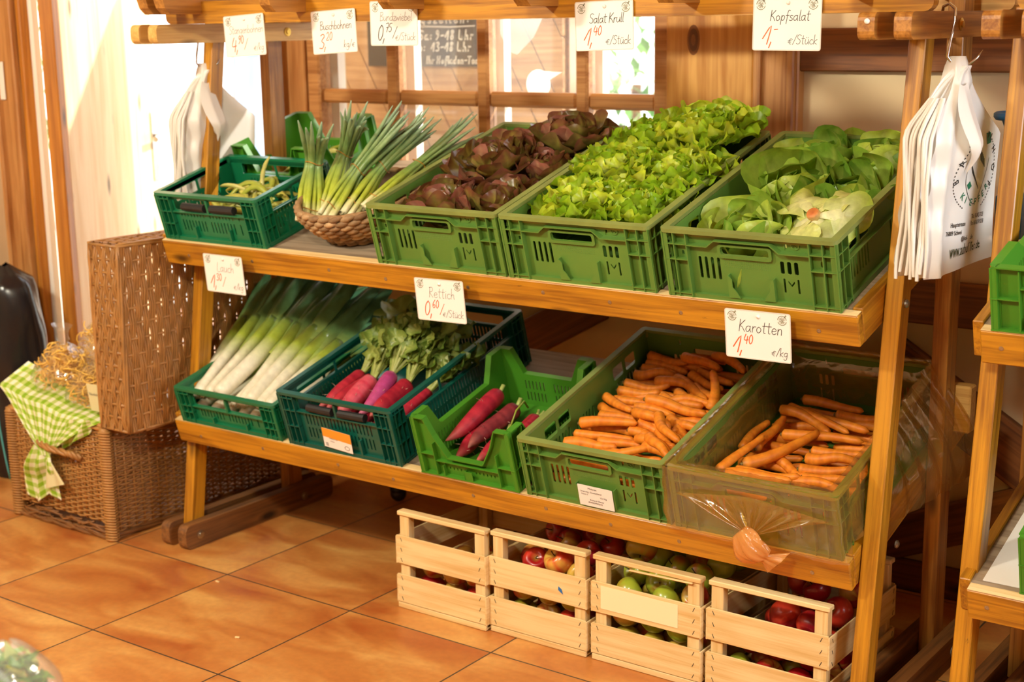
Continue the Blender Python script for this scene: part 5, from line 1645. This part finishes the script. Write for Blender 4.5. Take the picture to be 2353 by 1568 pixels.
for nm, P0, du, dv, ns, sd in (('front_weave', (HX0, HY0, .05), (HX1 - HX0, 0, 0), (0, 0, HZ - .05), 16, 1), ('side_weave', (HX1, HY0, .02), (0, HY1 - HY0, 0), (0, 0, HZ - .02), 26, 2), ('back_weave', (HX0, HY1, .02), (HX1 - HX0, 0, 0), (0, 0, HZ - .02), 14, 3), ('side_weave', (HX0, HY0, .02), (0, HY1 - HY0, 0), (0, 0, HZ - .02), 24, 4)):
    mb = MB(); mb.smooth = True
    weave(mb, P0, du, dv, ns, .0072, .0034, .004, .0045, 1, .001, sd)
    mb.build(nm, M_['wicker'], hm)
for x, y in ((HX0, HY0), (HX1, HY0), (HX0, HY1), (HX1, HY1)):
    mb = MB(); mb.smooth = True
    mb.tube([(x, y, .0), (x, y, .17), (x, y, HZ)], .017, 10)
    for k in range(40):
        z = .006 + k * (HZ - .01) / 40
        mb.tube([(x + .0185 * math.cos(a * PI / 5), y + .0185 * math.sin(a * PI / 5), z + .002 * math.sin(a)) for a in range(11)], .0036, 4, False)
    mb.build('corner_post', M_['wicker'], hm)
def rope(name, P, r, mat, parent, tw=14):
    mb = MB(); mb.smooth = True
    P = [V(p) for p in P]
    for s in range(3):
        pts = []
        for i in range(len(P) - 1):
            d = (P[i + 1] - P[i]).normalized(); a = d.orthogonal().normalized(); b = d.cross(a)
            for t in range(tw):
                f = (i + t / tw) * 5 + s * 2 * PI / 3
                pts.append(P[i].lerp(P[i + 1], t / tw) + (a * math.cos(f) + b * math.sin(f)) * r * .55)
        mb.tube(pts, r * .62, 6)
    return mb.build(name, mat, parent)
for z in (.010, HZ):
    rope('rim_braid', [(HX0, HY0, z), ((HX0 + HX1) / 2, HY0 - .003, z), (HX1, HY0, z), (HX1, (HY0 + HY1) / 2, z), (HX1, HY1, z), (HX0, HY1, z), (HX0, HY0, z)], .011, M_['wicker_dark'] if z < .1 else M_['wicker'], hm)
mb = MB(); mb.smooth = True
rn_ = random.Random(5)
for k in range(26):
    x = rn_.uniform(HX0 + .03, HX1 - .08); z = rn_.uniform(.012, .045)
    mb.tube([(x, HY0 - .006, z), (x + .03, HY0 - .014, z + rn_.uniform(-.008, .01)), (x + .075, HY0 - .005, z + rn_.uniform(-.012, .008))], .0034, 5)
mb.build('frayed_base', M_['wicker_dark'], hm)
mb = MB().box(HX0 + .01, HX1 - .01, HY0 + .012, HY1 - .012, .012, .02); mb.build('bottom', M_['wicker_dark'], hm)
rope('handle', [(-.80, HY0 - .004, .272), (-.765, HY0 - .034, .268), (-.69, HY0 - .046, .262), (-.62, HY0 - .030, .252), (-.595, HY0 - .004, .235)], .010, M_['wicker'], hm)
# lid: shallow tray standing on its edge, outer face to the right
LX0, LX1, LZ0, LZ1 = -.485, -.365, .35, .885
lid = bpy.data.objects.new('lid', None); link(lid, hm)
mb = MB(); mb.smooth = True
weave(mb, (LX1, HY0 - .005, LZ0), (0, 0, LZ1 - LZ0), (0, HY1 - HY0 + .005, 0), 12, .0080, .0045, .004, .0036, 3, .0010, 6)
mb.build('lid_panel', M_['wicker'], lid)
for nm, P0, du, dv, ns in (('lid_edge', (LX0, HY0 - .005, LZ0), (0, 0, LZ1 - LZ0), (LX1 - LX0, 0, 0), 14), ('lid_edge', (LX0, HY1, LZ0), (0, 0, LZ1 - LZ0), (LX1 - LX0, 0, 0), 14), ('lid_edge', (LX0, HY0, LZ1), (0, HY1 - HY0, 0), (LX1 - LX0, 0, 0), 20), ('lid_edge', (LX0, HY0, LZ0), (0, HY1 - HY0, 0), (LX1 - LX0, 0, 0), 20)):
    mb = MB(); mb.smooth = True
    weave(mb, P0, du, dv, ns, .0088, .0048, .0045, .0045, 2, .001, 8)
    mb.build(nm, M_['wicker'], lid)
for x in (LX0, LX1):
    rope('lid_braid', [(x, HY0 - .005, LZ0), (x, HY0 - .005, LZ1), (x, HY1, LZ1), (x, HY1, LZ0), (x, HY0 - .005, LZ0)], .0075, M_['wicker'], lid)

# gingham cloth over the front rim, drawn through the rope handle
def mat_gingham():
    m, nt, p, out = mat_base('green_gingham')
    tc = node(nt, 'ShaderNodeAttribute', _attribute_name='Col')
    sx = node(nt, 'ShaderNodeSeparateXYZ', i0=tc.outputs['Vector'])
    def chk(o):
        a = node(nt, 'ShaderNodeMath', _operation='FRACT', i0=o)
        return node(nt, 'ShaderNodeMath', _operation='GREATER_THAN', i0=a.outputs[0], i1=.5).outputs[0]
    s = node(nt, 'ShaderNodeMath', _operation='ADD', i0=chk(sx.outputs[0]), i1=chk(sx.outputs[1]))
    h = node(nt, 'ShaderNodeMath', _operation='MULTIPLY', i0=s.outputs[0], i1=.5)
    cr = node(nt, 'ShaderNodeValToRGB', Fac=h.outputs[0])
    cr.color_ramp.interpolation = 'CONSTANT'
    e = cr.color_ramp.elements
    e[0].position, e[0].color = 0, lin('f1efcf')
    e[1].position, e[1].color = .8, lin('8fb81c')
    k = e.new(.3); k.color = lin('c3d573')
    nt.links.new(cr.outputs[0], p.inputs['Base Color'])
    p.inputs['Roughness'].default_value = .9
    tr = node(nt, 'ShaderNodeBsdfTranslucent', Color=cr.outputs[0])
    nt.links.new(node(nt, 'ShaderNodeMixShader', Fac=.2, i1=p.outputs[0], i2=tr.outputs[0]).outputs[0], out.inputs[0])
    return m
gm_ = mat_gingham()
cl = thing('gingham_cloth', 'green and white gingham cloth hanging over the hamper front through its rope handle', 'cloth')
def cloth_top(u, v):
    # v 0: on the pasta inside, .35: over the rim, 1: gathered at the handle
    xl = HX0 - .03 + (.80 - .0) * 0
    if v < .35:
        t = v / .35
        x = (HX0 - .035) + u * .46; y = HY0 + .10 * (1 - t) - .012 * t; z = HZ + .018 + .012 * (1 - t) + .035 * (1 - u) * (1 - t) - .006 * t + .055 * (1 - u) * (1 - .5 * u)
    else:
        t = (v - .35) / .65
        xr, xm = (HX0 - .035) + u * .46, -.715 + (u - .5) * .085
        s = t ** .8
        # the lower corner on the right hangs as a point
        x = xr + (xm - xr) * s; y = HY0 - .012 - .026 * math.sin(t * PI / 2)
        z = HZ + .012 + .055 * (1 - u) * (1 - .5 * u) * (1 - t) - (.095 + .03 * math.sin(PI * u)) * t
        z -= .0
    f = (.004 + .010 * max(0, v - .3)) * math.sin(u * 26 + 2 * v)
    return V((x, y - abs(f) * .8, z + .003 * math.sin(u * 17)))
mb = MB(); mb.smooth = True
mb.grid(cloth_top, 60, 26, False, lambda u, v: (u * 15, v * 8.5, 0, 1))
mb.build('draped_half', gm_, cl)
def cloth_tail(u, v):
    w = .055 + .05 * math.sin(PI * min(1, v * 1.25) * .6) 
    x = -.745 + (u - .5) * w * 1.4 - .018 * v + .006 * math.sin(v * 7)
    return V((x, HY0 - .030 - .016 * math.sin(PI * min(1, v * 1.6)) - .009 * math.sin(u * 15 + v * 2), .258 - v * (.165 + .02 * math.sin(u * 6.3)) ))
mb = MB(); mb.smooth = True
mb.grid(cloth_tail, 36, 18, False, lambda u, v: (u * 5 + .3, v * 6.3, 0, 1))
mb.build('hanging_tail', gm_, cl)
mb = MB(); mb.smooth = True
mb.grid(lambda u, v: V((-.705 + (u - .35) * .075 * (.25 + v) + .012 * v, HY0 - .045 - .004 * math.sin(u * 9), .225 - v * .095 + .03 * u * v)), 10, 10, False, lambda u, v: (.8, .8, 0, 1))
M_['lining'] = plain('cream_lining', 'e6dfae', .9, .05, transl=.2)
mb.build('turned_lining', M_['lining'], cl)
mb = MB(); mb.smooth = True
def cloth_corner(u, v):
    return V((-.62 + u * .10 - v * .045 + .03 * u * v, HY0 - .020 - .010 * math.sin(u * 9 + v * 3), HZ + .012 - v * .10 * (1 - .55 * u) + .012 * u))
mb.grid(cloth_corner, 16, 14, False, lambda u, v: (u * 4 + .4, v * 4, 0, 1)); mb.build('corner_fold', gm_, cl)

# bags of noodles in the hamper
def noodle_bag(p, R, seed, label, tilt=0):
    rn = random.Random(seed)
    o = thing('noodle_bag', label, 'noodles', p, (tilt, 0, rn.uniform(-.4, .4)))
    mb = MB(); mb.smooth = True
    for k in range(250):
        c = V((rn.gauss(0, .45), rn.gauss(0, .45), rn.gauss(0, .4)))
        if c.length > .9: c = c.normalized() * .9
        c = V((c.x * R[0], c.y * R[1], c.z * R[2]))
        a = rn.uniform(0, 6.3); q = rn.uniform(.012, .026)
        e1 = V((math.cos(a), math.sin(a), rn.uniform(-.5, .5))).normalized(); e2 = e1.cross(V((rn.gauss(0, 1), rn.gauss(0, 1), rn.gauss(0, 1)))).normalized()
        mb.tube([c + (e1 * math.cos(t * .62) + e2 * math.sin(t * .62)) * q for t in range(7)], .0021, 4, False)
    mb.build('noodles', M_['noodle'], o)
    mb = MB(); mb.smooth = True
    def bagf(u, v):
        a = 2 * PI * u
        t = v
        if t < .72:
            r = math.sin(PI * (.06 + .90 * t / .72) ** .9); z = -math.cos(PI * t / .72 * .86) * R[2] * 1.12
            rx, ry = R[0] * r * 1.12, R[1] * r * 1.12
        else:
            s = (t - .72) / .28
            w = .28 * (1 - s) ** 2 + .12 + .40 * s * s
            rx, ry = R[0] * w, R[1] * w * .6; z = R[2] * (1.02 + .62 * s)
        wr = 1 + .05 * math.sin(9 * a + 4 * t) + .06 * noise.noise(V((math.cos(a) * 2, math.sin(a) * 2, t * 5 + seed)))
        return V((rx * math.cos(a) * wr, ry * math.sin(a) * wr, z))
    mb.grid(bagf, 30, 22, True)
    mb.build('film', M_['film_clear'], o)
    return o
M_['noodle'] = plain('egg_noodles', 'f0c258', .5, .15, 60)
noodle_bag((-.81, .575, .455), (.105, .085, .085), 1, 'clear bag of yellow noodles at the left of the hamper')
noodle_bag((-.625, .56, .43), (.095, .08, .075), 2, 'clear bag of yellow noodles at the front right of the hamper, beside the lid')
noodle_bag((-.71, .68, .525), (.125, .085, .10), 3, 'clear bag of noodles heaped highest in the hamper, its neck twisted up')
noodle_bag((-.62, .85, .43), (.105, .09, .09), 4, 'clear bag of noodles at the back of the hamper against the lid')
noodle_bag((-.83, .83, .40), (.095, .09, .09), 5, 'clear bag of noodles at the back left of the hamper')
nl = thing('noodle_label', 'cream paper label on the noodle bag beside the hamper lid', 'label', (-.555, .468, .385), (.15, 0, .1))
MB().box(0, .055, -.0012, 0, 0, .085).build('paper', M_['lining'], nl)
textmesh('printed_line', 'Nudeln', .012, 'ink_grey', nl, Matrix.Translation((.006, -.002, .05)) @ Matrix.Rotation(PI / 2, 4, 'X'))

# black sack by the left jamb
sk = MB(); sk.smooth = True
def sack(u, v):
    a = 2 * PI * u
    if v < .93:
        r = .135 * (math.sin(PI * (.10 + .80 * v)) ** .35)
    else: r = .135 * .75 * (1 - (v - .93) / .07 * .8)
    n = noise.noise(V((math.cos(a) * 1.7, math.sin(a) * 1.7, v * 5)))
    return V((r * 1.0 * math.cos(a) * (1 + .10 * n), r * .8 * math.sin(a) * (1 + .10 * n), v * .72 + .012 * n * (v > .05)))
sk.grid(sack, 36, 30, True)
so = sk.build('black_sack', plain('black_film', '1b1c20', .22, .2, 8, bump=.3), None, loc=(-1.44, .70, 0))
tag(so, 'shiny black plastic sack standing by the left door jamb', 'sack')
so.location = (-1.29, .72, 0)
mb = MB(); mb.smooth = True
for a0 in (-2.0, -1.25):
    mb.tube([sack(a0 / 2 / PI % 1, t / 20) * 1.008 for t in range(20)], .003, 5)
mb.build('cyan_stripe', plain('cyan_stripe', '5fc0c4', .4, .05), so)
pl = tag(MB().box(0, .004, 0, .13, 0, .125, ch=.001).build('wall_plate', M_['white_paint'], None, loc=(-1.53, .862, 1.25), rot=(0, 0, -PI / 2)), 'small pale plate fixed to the brown boards at far left', 'sign')

# ------------------------------------------------------------------ carrier bags on S-hooks
def carrier_bags(label, hook_label, loc, rz=0.0, printed=True):
    """stack of flat plastic bags hanging by their gathered top; broad face towards +x"""
    o = thing('carrier_bag_stack', label, 'bags', loc, (0, 0, rz))
    Wd = .235
    rn = random.Random(4)
    N = 7
    def face(k):
        off = -.010 * k
        def fn(u, v):
            # v 0 top .. 1 bottom, u 0 near .. 1 far
            s = min(1, v / .34)
            w = .018 + (Wd - .018) * (s ** 1.25)
            y0 = .075 - .075 * s ** .9
            y = y0 + u * w + .006 * math.sin(5 * v + k)
            z = -v * .40 + .02 * (u - .5) * (v > .9) + (.03 * (1 - u) * s * (1 - s) * 2)
            x = off * s + .006 * math.sin(u * 8 + 5 * v + k) * (1 - .6 * v) + .010 * math.sin(PI * u) * (1 - s)
            if u < .12: x -= .012 * (1 - u / .12) * s + .004 * math.sin(30 * v + 3 * k) * s
            if k == 0:
                d = math.exp(-((u - .34) / .14) ** 2 - ((v - .40) / .13) ** 2)
                x += .030 * d
                x += .010 * math.exp(-((u - .12) / .07) ** 2) * s
            return V((x, y, z))
        return fn
    for k in range(N):
        mb = MB(); mb.smooth = True
        mb.grid(face(k), 44, 44)
        mb.build('bag', M_['bagwhite'], o)
    mb = MB(); mb.smooth = True
    # pleated near edge of the stack, and the crumpled bottom hem
    for k in range(9):
        x0 = -.004 - .0070 * k - .002 * math.sin(k * 2.7)
        def edge(u, v, x0=x0, k=k):
            s = min(1, (v + .18) / .34)
            return V((x0 * s * (1 + .10 * math.sin(7 * v + k)) + .0035 * math.sin(2 * PI * u), .075 - .075 * min(1, (v * .85 + .15) / .34) ** .9 - .006 + .010 * abs(math.sin(PI * u)) * (-1) + .005 * math.sin(9 * v + k), -(.06 + v * .345) + .008 * math.sin(k * 2.1) * v))
        mb.grid(edge, 8, 24)
    mb.build('pleated_edge', M_['bagwhite'], o)
    # loose handle flap folding over the face
    mb = MB(); mb.smooth = True
    f0_ = face(0)
    def flap(u, v):
        c = f0_(.20 + .17 * v, .12 + .40 * v)
        w = .014 + .016 * math.sin(PI * min(1, v * 1.15)) - .014 * max(0, v - .7) / .3
        return V((c.x + .006 + .024 * math.sin(PI * v) * (1 - .5 * abs(2 * u - 1)) , c.y + (u - .5) * 2 * w, c.z + .006 * (2 * u - 1) ** 2))
    mb.grid(flap, 14, 20)
    mb.build('handle_flap', M_['bagwhite'], o)
    mb = MB(); mb.smooth = True
    mb.lathe([(.014, .018), (.020, .0), (.026, -.03), (.020, -.055)], 14, Matrix.Translation((-.012, .082, .0)), None, lambda a, z: .22 * math.sin(5 * a))
    mb.build('gathered_top', M_['bagwhite'], o)
    if printed:
        f0 = face(0)
        def onface(p):      # p.x across (0..1 of width), p.y down
            q = f0(max(0.02, min(.98, p.x)), max(0, min(1, p.y)))
            return q + V((.0009, 0, 0))
        def pr_(body, u, v, size, mat, sx=1.0, rot=0):
            def fn(p):
                a = V((p.x * math.cos(rot) - p.y * math.sin(rot), p.x * math.sin(rot) + p.y * math.cos(rot), 0))
                return onface(V((u + a.x / Wd, v - a.y / .40, 0)))
            textmesh('print', body, size, mat, o, Matrix.Identity(4), sx, fn, .0002)
        for i, ch in enumerate('BAUERNHOF'):
            a = math.radians(205 - i * 29)
            pr_(ch, .60 + .28 * math.cos(a), .50 - .165 * math.sin(a), .021, 'ink', .9, a - PI / 2)
        for i, ch in enumerate('KIEFFER'):
            a = math.radians(228 + i * 15)
            pr_(ch, .60 + .30 * math.cos(a), .50 - .19 * math.sin(a), .020, 'ink_green', .9, a + PI / 2)
        pr_('Hauptstrasse', .30, .785, .0125, 'ink', .75)
        pr_('76889 Schwei', .24, .825, .0125, 'ink', .75)
        pr_('Tel.: 06342-7123', .60, .755, .0125, 'ink', .62)
        pr_('Fax 06342-919218', .60, .79, .0125, 'ink', .60)
        pr_('@hof-    .de', .46, .86, .013, 'ink', .75)
        pr_('www.auhof ffer.de', .30, .93, .032, 'ink_dark_olive', .50)
        # line drawing inside the ring: apple, leaf, sheaf
        mb = MB()
        def curve(P, w):
            P = smooth_pts(P, 4)
            n = len(P); vs = []
            for i in range(n):
                a, b = P[max(i - 1, 0)], P[min(i + 1, n - 1)]
                d = V(((b[0] - a[0]) * Wd, (b[1] - a[1]) * .4)); d = d.normalized() if d.length > 1e-9 else V((1, 0))
                for s in (1, -1):
                    vs.append(onface(V((P[i][0] - s * d.y * w / 2 / Wd, P[i][1] + s * d.x * w / 2 / .4, 0))))
            mb.add(vs, [(2 * i, 2 * i + 1, 2 * i + 3, 2 * i + 2) for i in range(n - 1)])
        for k in range(22):
            a = math.radians(-62 + k * 5.2)
            for sg in (1, -1):
                c = lambda t: (.60 + sg * .33 * math.cos(t), .52 - .20 * math.sin(t))
                curve([c(a), c(a + .045)], .0022)
        curve([(.44, .50), (.46, .58), (.54, .66), (.62, .68), (.70, .62), (.78, .52), (.80, .46)], .0014)
        for k in range(9):
            curve([(.50 + .012 * k, .46 + .012 * k), (.55 + .014 * k, .53 + .010 * k)], .0018)
        for k in range(7):
            curve([(.64 + .012 * k, .40 + .01 * k), (.66 + .012 * k, .47 + .006 * k)], .0016)
        mb.build('line_drawing', M_['ink'], o)
        mb = MB()
        curve([(.56, .335), (.60, .375), (.66, .39)], .014)
        curve([(.76, .335), (.765, .36), (.775, .39)], .016)
        curve([(.50, .575), (.53, .60)], .012)
        mb.build('green_print', M_['ink_green'], o)
    h = MB(); h.smooth = True
    h.tube([(-.052, .085, .095), (-.046, .08, .112), (-.030, .075, .118), (-.014, .07, .108), (-.010, .065, .085), (-.016, .060, .045), (-.022, .062, .018), (-.014, .074, .0), (.004, .088, -.002), (.018, .102, .014), (.026, .110, .030)], [.0032] * 9 + [.0026, .0006], 8)
    hk = h.build('steel_hook', M_['steel'], None, loc=loc, rot=(0, 0, rz))
    tag(hk, hook_label, 'hook')
    return o
carrier_bags('stack of white printed carrier bags hanging on the right top arm', 'bent steel S-hook over the right top arm holding the printed bags', (1.888, .610, 1.383), -.20)
carrier_bags('stack of pale carrier bags hanging behind the left front post', 'steel S-hook on the left top arm, hidden behind the post', (-.298, .67, 1.36), -.12, False)

# ------------------------------------------------------------------ plastic film over the last carrot crate
fm = thing('film_liner', 'crinkled orange-tinted plastic film wrapped over the carrot crate at right', 'plastic film')
fm.matrix_basis = Lm(1.354)
CW, CD, CH = .40, .60, .16
def crinkle(p, a, f=22.0, sd=0.0):
    n = noise.noise(V((p.x * f, p.y * f, p.z * f + sd))) + .5 * abs(noise.noise(V((p.x * f * 2.3 + 5, p.y * f * 2.3, p.z * f * 2.3 + sd))))
    return n * a
def fbuild(nm, fn, nu, nv, wrap=False):
    mb = MB(); mb.smooth = True
    mb.grid(fn, nu, nv, wrap)
    return mb.build(nm, M_['film_orange'], fm)
def perim(u, o):
    """point on the crate outline, from back left round the front to back right"""
    L = [(-o, CD * .96), (-o, -o), (CW + o, -o), (CW + o, CD * .96)]
    d = [math.dist(L[i], L[i + 1]) for i in range(3)]
    s = u * sum(d)
    for i in range(3):
        if s <= d[i] or i == 2:
            t = s / d[i]
            return V((L[i][0] + (L[i + 1][0] - L[i][0]) * t, L[i][1] + (L[i + 1][1] - L[i][1]) * t, 0))
        s -= d[i]
def skirt(u, v):
    p = perim(u, .004 + .010 * v)
    front = p.y < .02
    drop = (.155 if front else .10 + .04 * math.sin(u * 20))
    p.z = CH + .004 - v * drop
    k = crinkle(p, .006 * (.3 + v), 26)
    p.x += k * (1 if p.x > CW / 2 else -1) * (0 if front else 1) + (.004 * math.sin(p.z * 90 + p.x * 60) * v if front else 0)
    p.y -= (abs(k) + .002) if front else 0
    return p
fbuild('outer_skirt', skirt, 150, 26)
def lining(u, v):
    a = 2 * PI * u
    cx, cy = CW / 2, CD / 2
    c, s = math.cos(a), math.sin(a)
    q = 1 / max(abs(c) ** 12 + abs(s) ** 12, 1e-9) ** (1 / 12)
    ins = .003 + .020 * min(1, v * 3) + .008 * v
    p = V((cx + (cx - ins) * c * q, cy + (cy - ins) * s * q, CH + .004 - v * .125))
    k = abs(crinkle(p, .006, 30, 3.0))
    p.x -= c * k; p.y -= s * k
    if v < .02: p.z = CH + .005
    return p
fbuild('inner_lining', lining, 140, 16, True)
def rim_cover(u, v):
    a = 2 * PI * u
    c, s = math.cos(a), math.sin(a)
    q = 1 / max(abs(c) ** 40 + abs(s) ** 40, 1e-9) ** (1 / 40)
    ins = -.006 + .031 * v
    return V((CW / 2 + (CW / 2 - ins) * c * q, CD / 2 + (CD / 2 - ins) * s * q, CH + .0045 + .004 * math.sin(PI * v) + .0012 * math.sin(a * 23) + .001 * math.sin(a * 61)))
fbuild('rim_cover', rim_cover, 140, 6, True)
def knot(u, v):
    a = 2 * PI * u
    r = (.030 * math.sin(PI * min(1, .12 + v * 1.05)) ** .6 + .004) if v < .72 else .010 + .085 * (v - .72)
    w = 1 + .16 * math.sin(5 * a + 6 * v) + .10 * math.sin(11 * a)
    return V((.182 + .085 * v + r * w * math.cos(a) * .75, -.026 - .020 * math.sin(PI * v) + r * w * math.sin(a) * .55 - .006, .050 - .058 * v + r * w * math.cos(a) * .75))
M_['film_dense'] = film('bunched_orange_film', (1, .66, .28, 1), .2, .65, (1, .54, .16, 1), .14, .5, 40)
mb = MB(); mb.smooth = True; mb.grid(knot, 40, 24, True); mb.build('knotted_end', M_['film_dense'], fm)
def fan(u, v):
    # creases gathering the film of the front towards the knot
    x = .03 + u * .36; z0 = .135 - .05 * abs(u - .5)
    p = V((x, -.014, z0)).lerp(V((.212 + (u - .5) * .03, -.032, .055)), v)
    p.y -= .006 * math.sin(u * 55) * math.sin(PI * v) + .004
    return p
fbuild('front_gather', fan, 90, 12)
def side_drape(u, v):
    # loose film spilling out between the right posts
    y = .15 + u * .34
    out = .004 + .10 * math.sin(PI * min(1, v * .60 + .02)) * (.30 + .70 * u ** .7)
    p = V((CW + out, y + .07 * v * u, CH + .010 + .05 * u * (1 - v) - v * (.16 + .09 * u)))
    k = .005 * math.sin(u * 40 + 3 * v) * (1 - .3 * v)
    return p + V((k, .3 * k, crinkle(p, .003, 14, 7)))
fbuild('loose_side', side_drape, 80, 26)

# ------------------------------------------------------------------ odds and ends
ck = thing('caster', 'small black ball caster on the floor under the lower shelf', 'caster', (-.02, 1.205, 0))
mb = MB(); mb.smooth = True
mb.lathe([(0, 0)] + [(.026 * math.sin(PI * k / 12), .026 - .026 * math.cos(PI * k / 12)) for k in range(1, 12)] + [(0, .052)], 18); mb.build('ball', M_['black'], ck)
mb = MB(); mb.smooth = True; mb.lathe([(.021, .030), (.027, .034), (.027, .052), (.010, .056), (.006, .075), (0, .075)], 16); mb.build('hood', M_['black'], ck)
bl_ = thing('blue_funnel', 'blue plastic funnel on a wall bracket behind the printed bags', 'funnel', (1.878, 1.13, 0))
mb = MB(); mb.smooth = True
mb.lathe([(.045, 1.252), (.050, 1.258), (.050, 1.266), (.044, 1.270), (.036, 1.262), (.026, 1.235), (.017, 1.20), (.0145, 1.14), (.0145, .99)], 24); mb.build('funnel_head', M_['blue'], bl_)
mb = MB(); mb.box(-.030, .030, -.030, .030, .99, 1.09, ch=.006); mb.build('holder', M_['blue'], bl_)
mb = MB(); mb.box(-.018, .018, .03, .262, 1.02, 1.06, ch=.003); mb.build('wall_bracket', M_['blue'], bl_)
# foreground salad bag on a low table at the near left corner
tb = thing('display_table', 'low wooden table under the salad bag in the near left corner', 'table', (1.26, -1.16, 0))
MB().box(-.01, .14, -.2, .075, .56, .585, ch=.004).build('table_top', M_['lacquer_pale'], tb)
for x, y in ((.02, -.17), (.11, -.17), (.02, .05), (.11, .05)):
    MB().box(x - .02, x + .02, y - .02, y + .02, 0, .56).build('leg', M_['lacquer_pale'], tb)
sg = thing('salad_bag', 'blurred clear bag of leafy greens at the near left corner', 'salad bag', (1.315, -1.105, .586))
mb = MB(); rs = random.Random(2)
leaf_cards(mb, 0, 0, .058, .052, .038, .042, 130, .022, rs, [lin('7fb04a'), lin('c8d88a'), lin('5c9440')]); mb.build('greens', M_['leaf'], sg)
mb = MB(); mb.smooth = True
mb.grid(lambda u, v: V((.078 * math.sin(PI * (.08 + .915 * v)) ** .6 * math.cos(2 * PI * u) * (1 + .08 * math.sin(14 * u * PI)), .055 * math.sin(PI * (.08 + .915 * v)) ** .6 * math.sin(2 * PI * u), .002 + v * .112 + .004 * math.sin(8 * u * PI) * v)), 32, 14, True)
mb.build('film', M_['film_milky'], sg)
crumbs = ((.02, .40, 0), (.34, .17, .4))
for i, (x, y, a) in enumerate(crumbs):
    tag(MB().box(-.006, .006, -.003, .003, 0, .004, ch=.001).build('crumb', M_['crate_wood'], None, loc=(x, y, 0), rot=(0, 0, a)), ('pale crumb on the floor tiles between hamper and fruit crates', 'tiny crumb on the floor tiles in the foreground')[i], 'crumb')
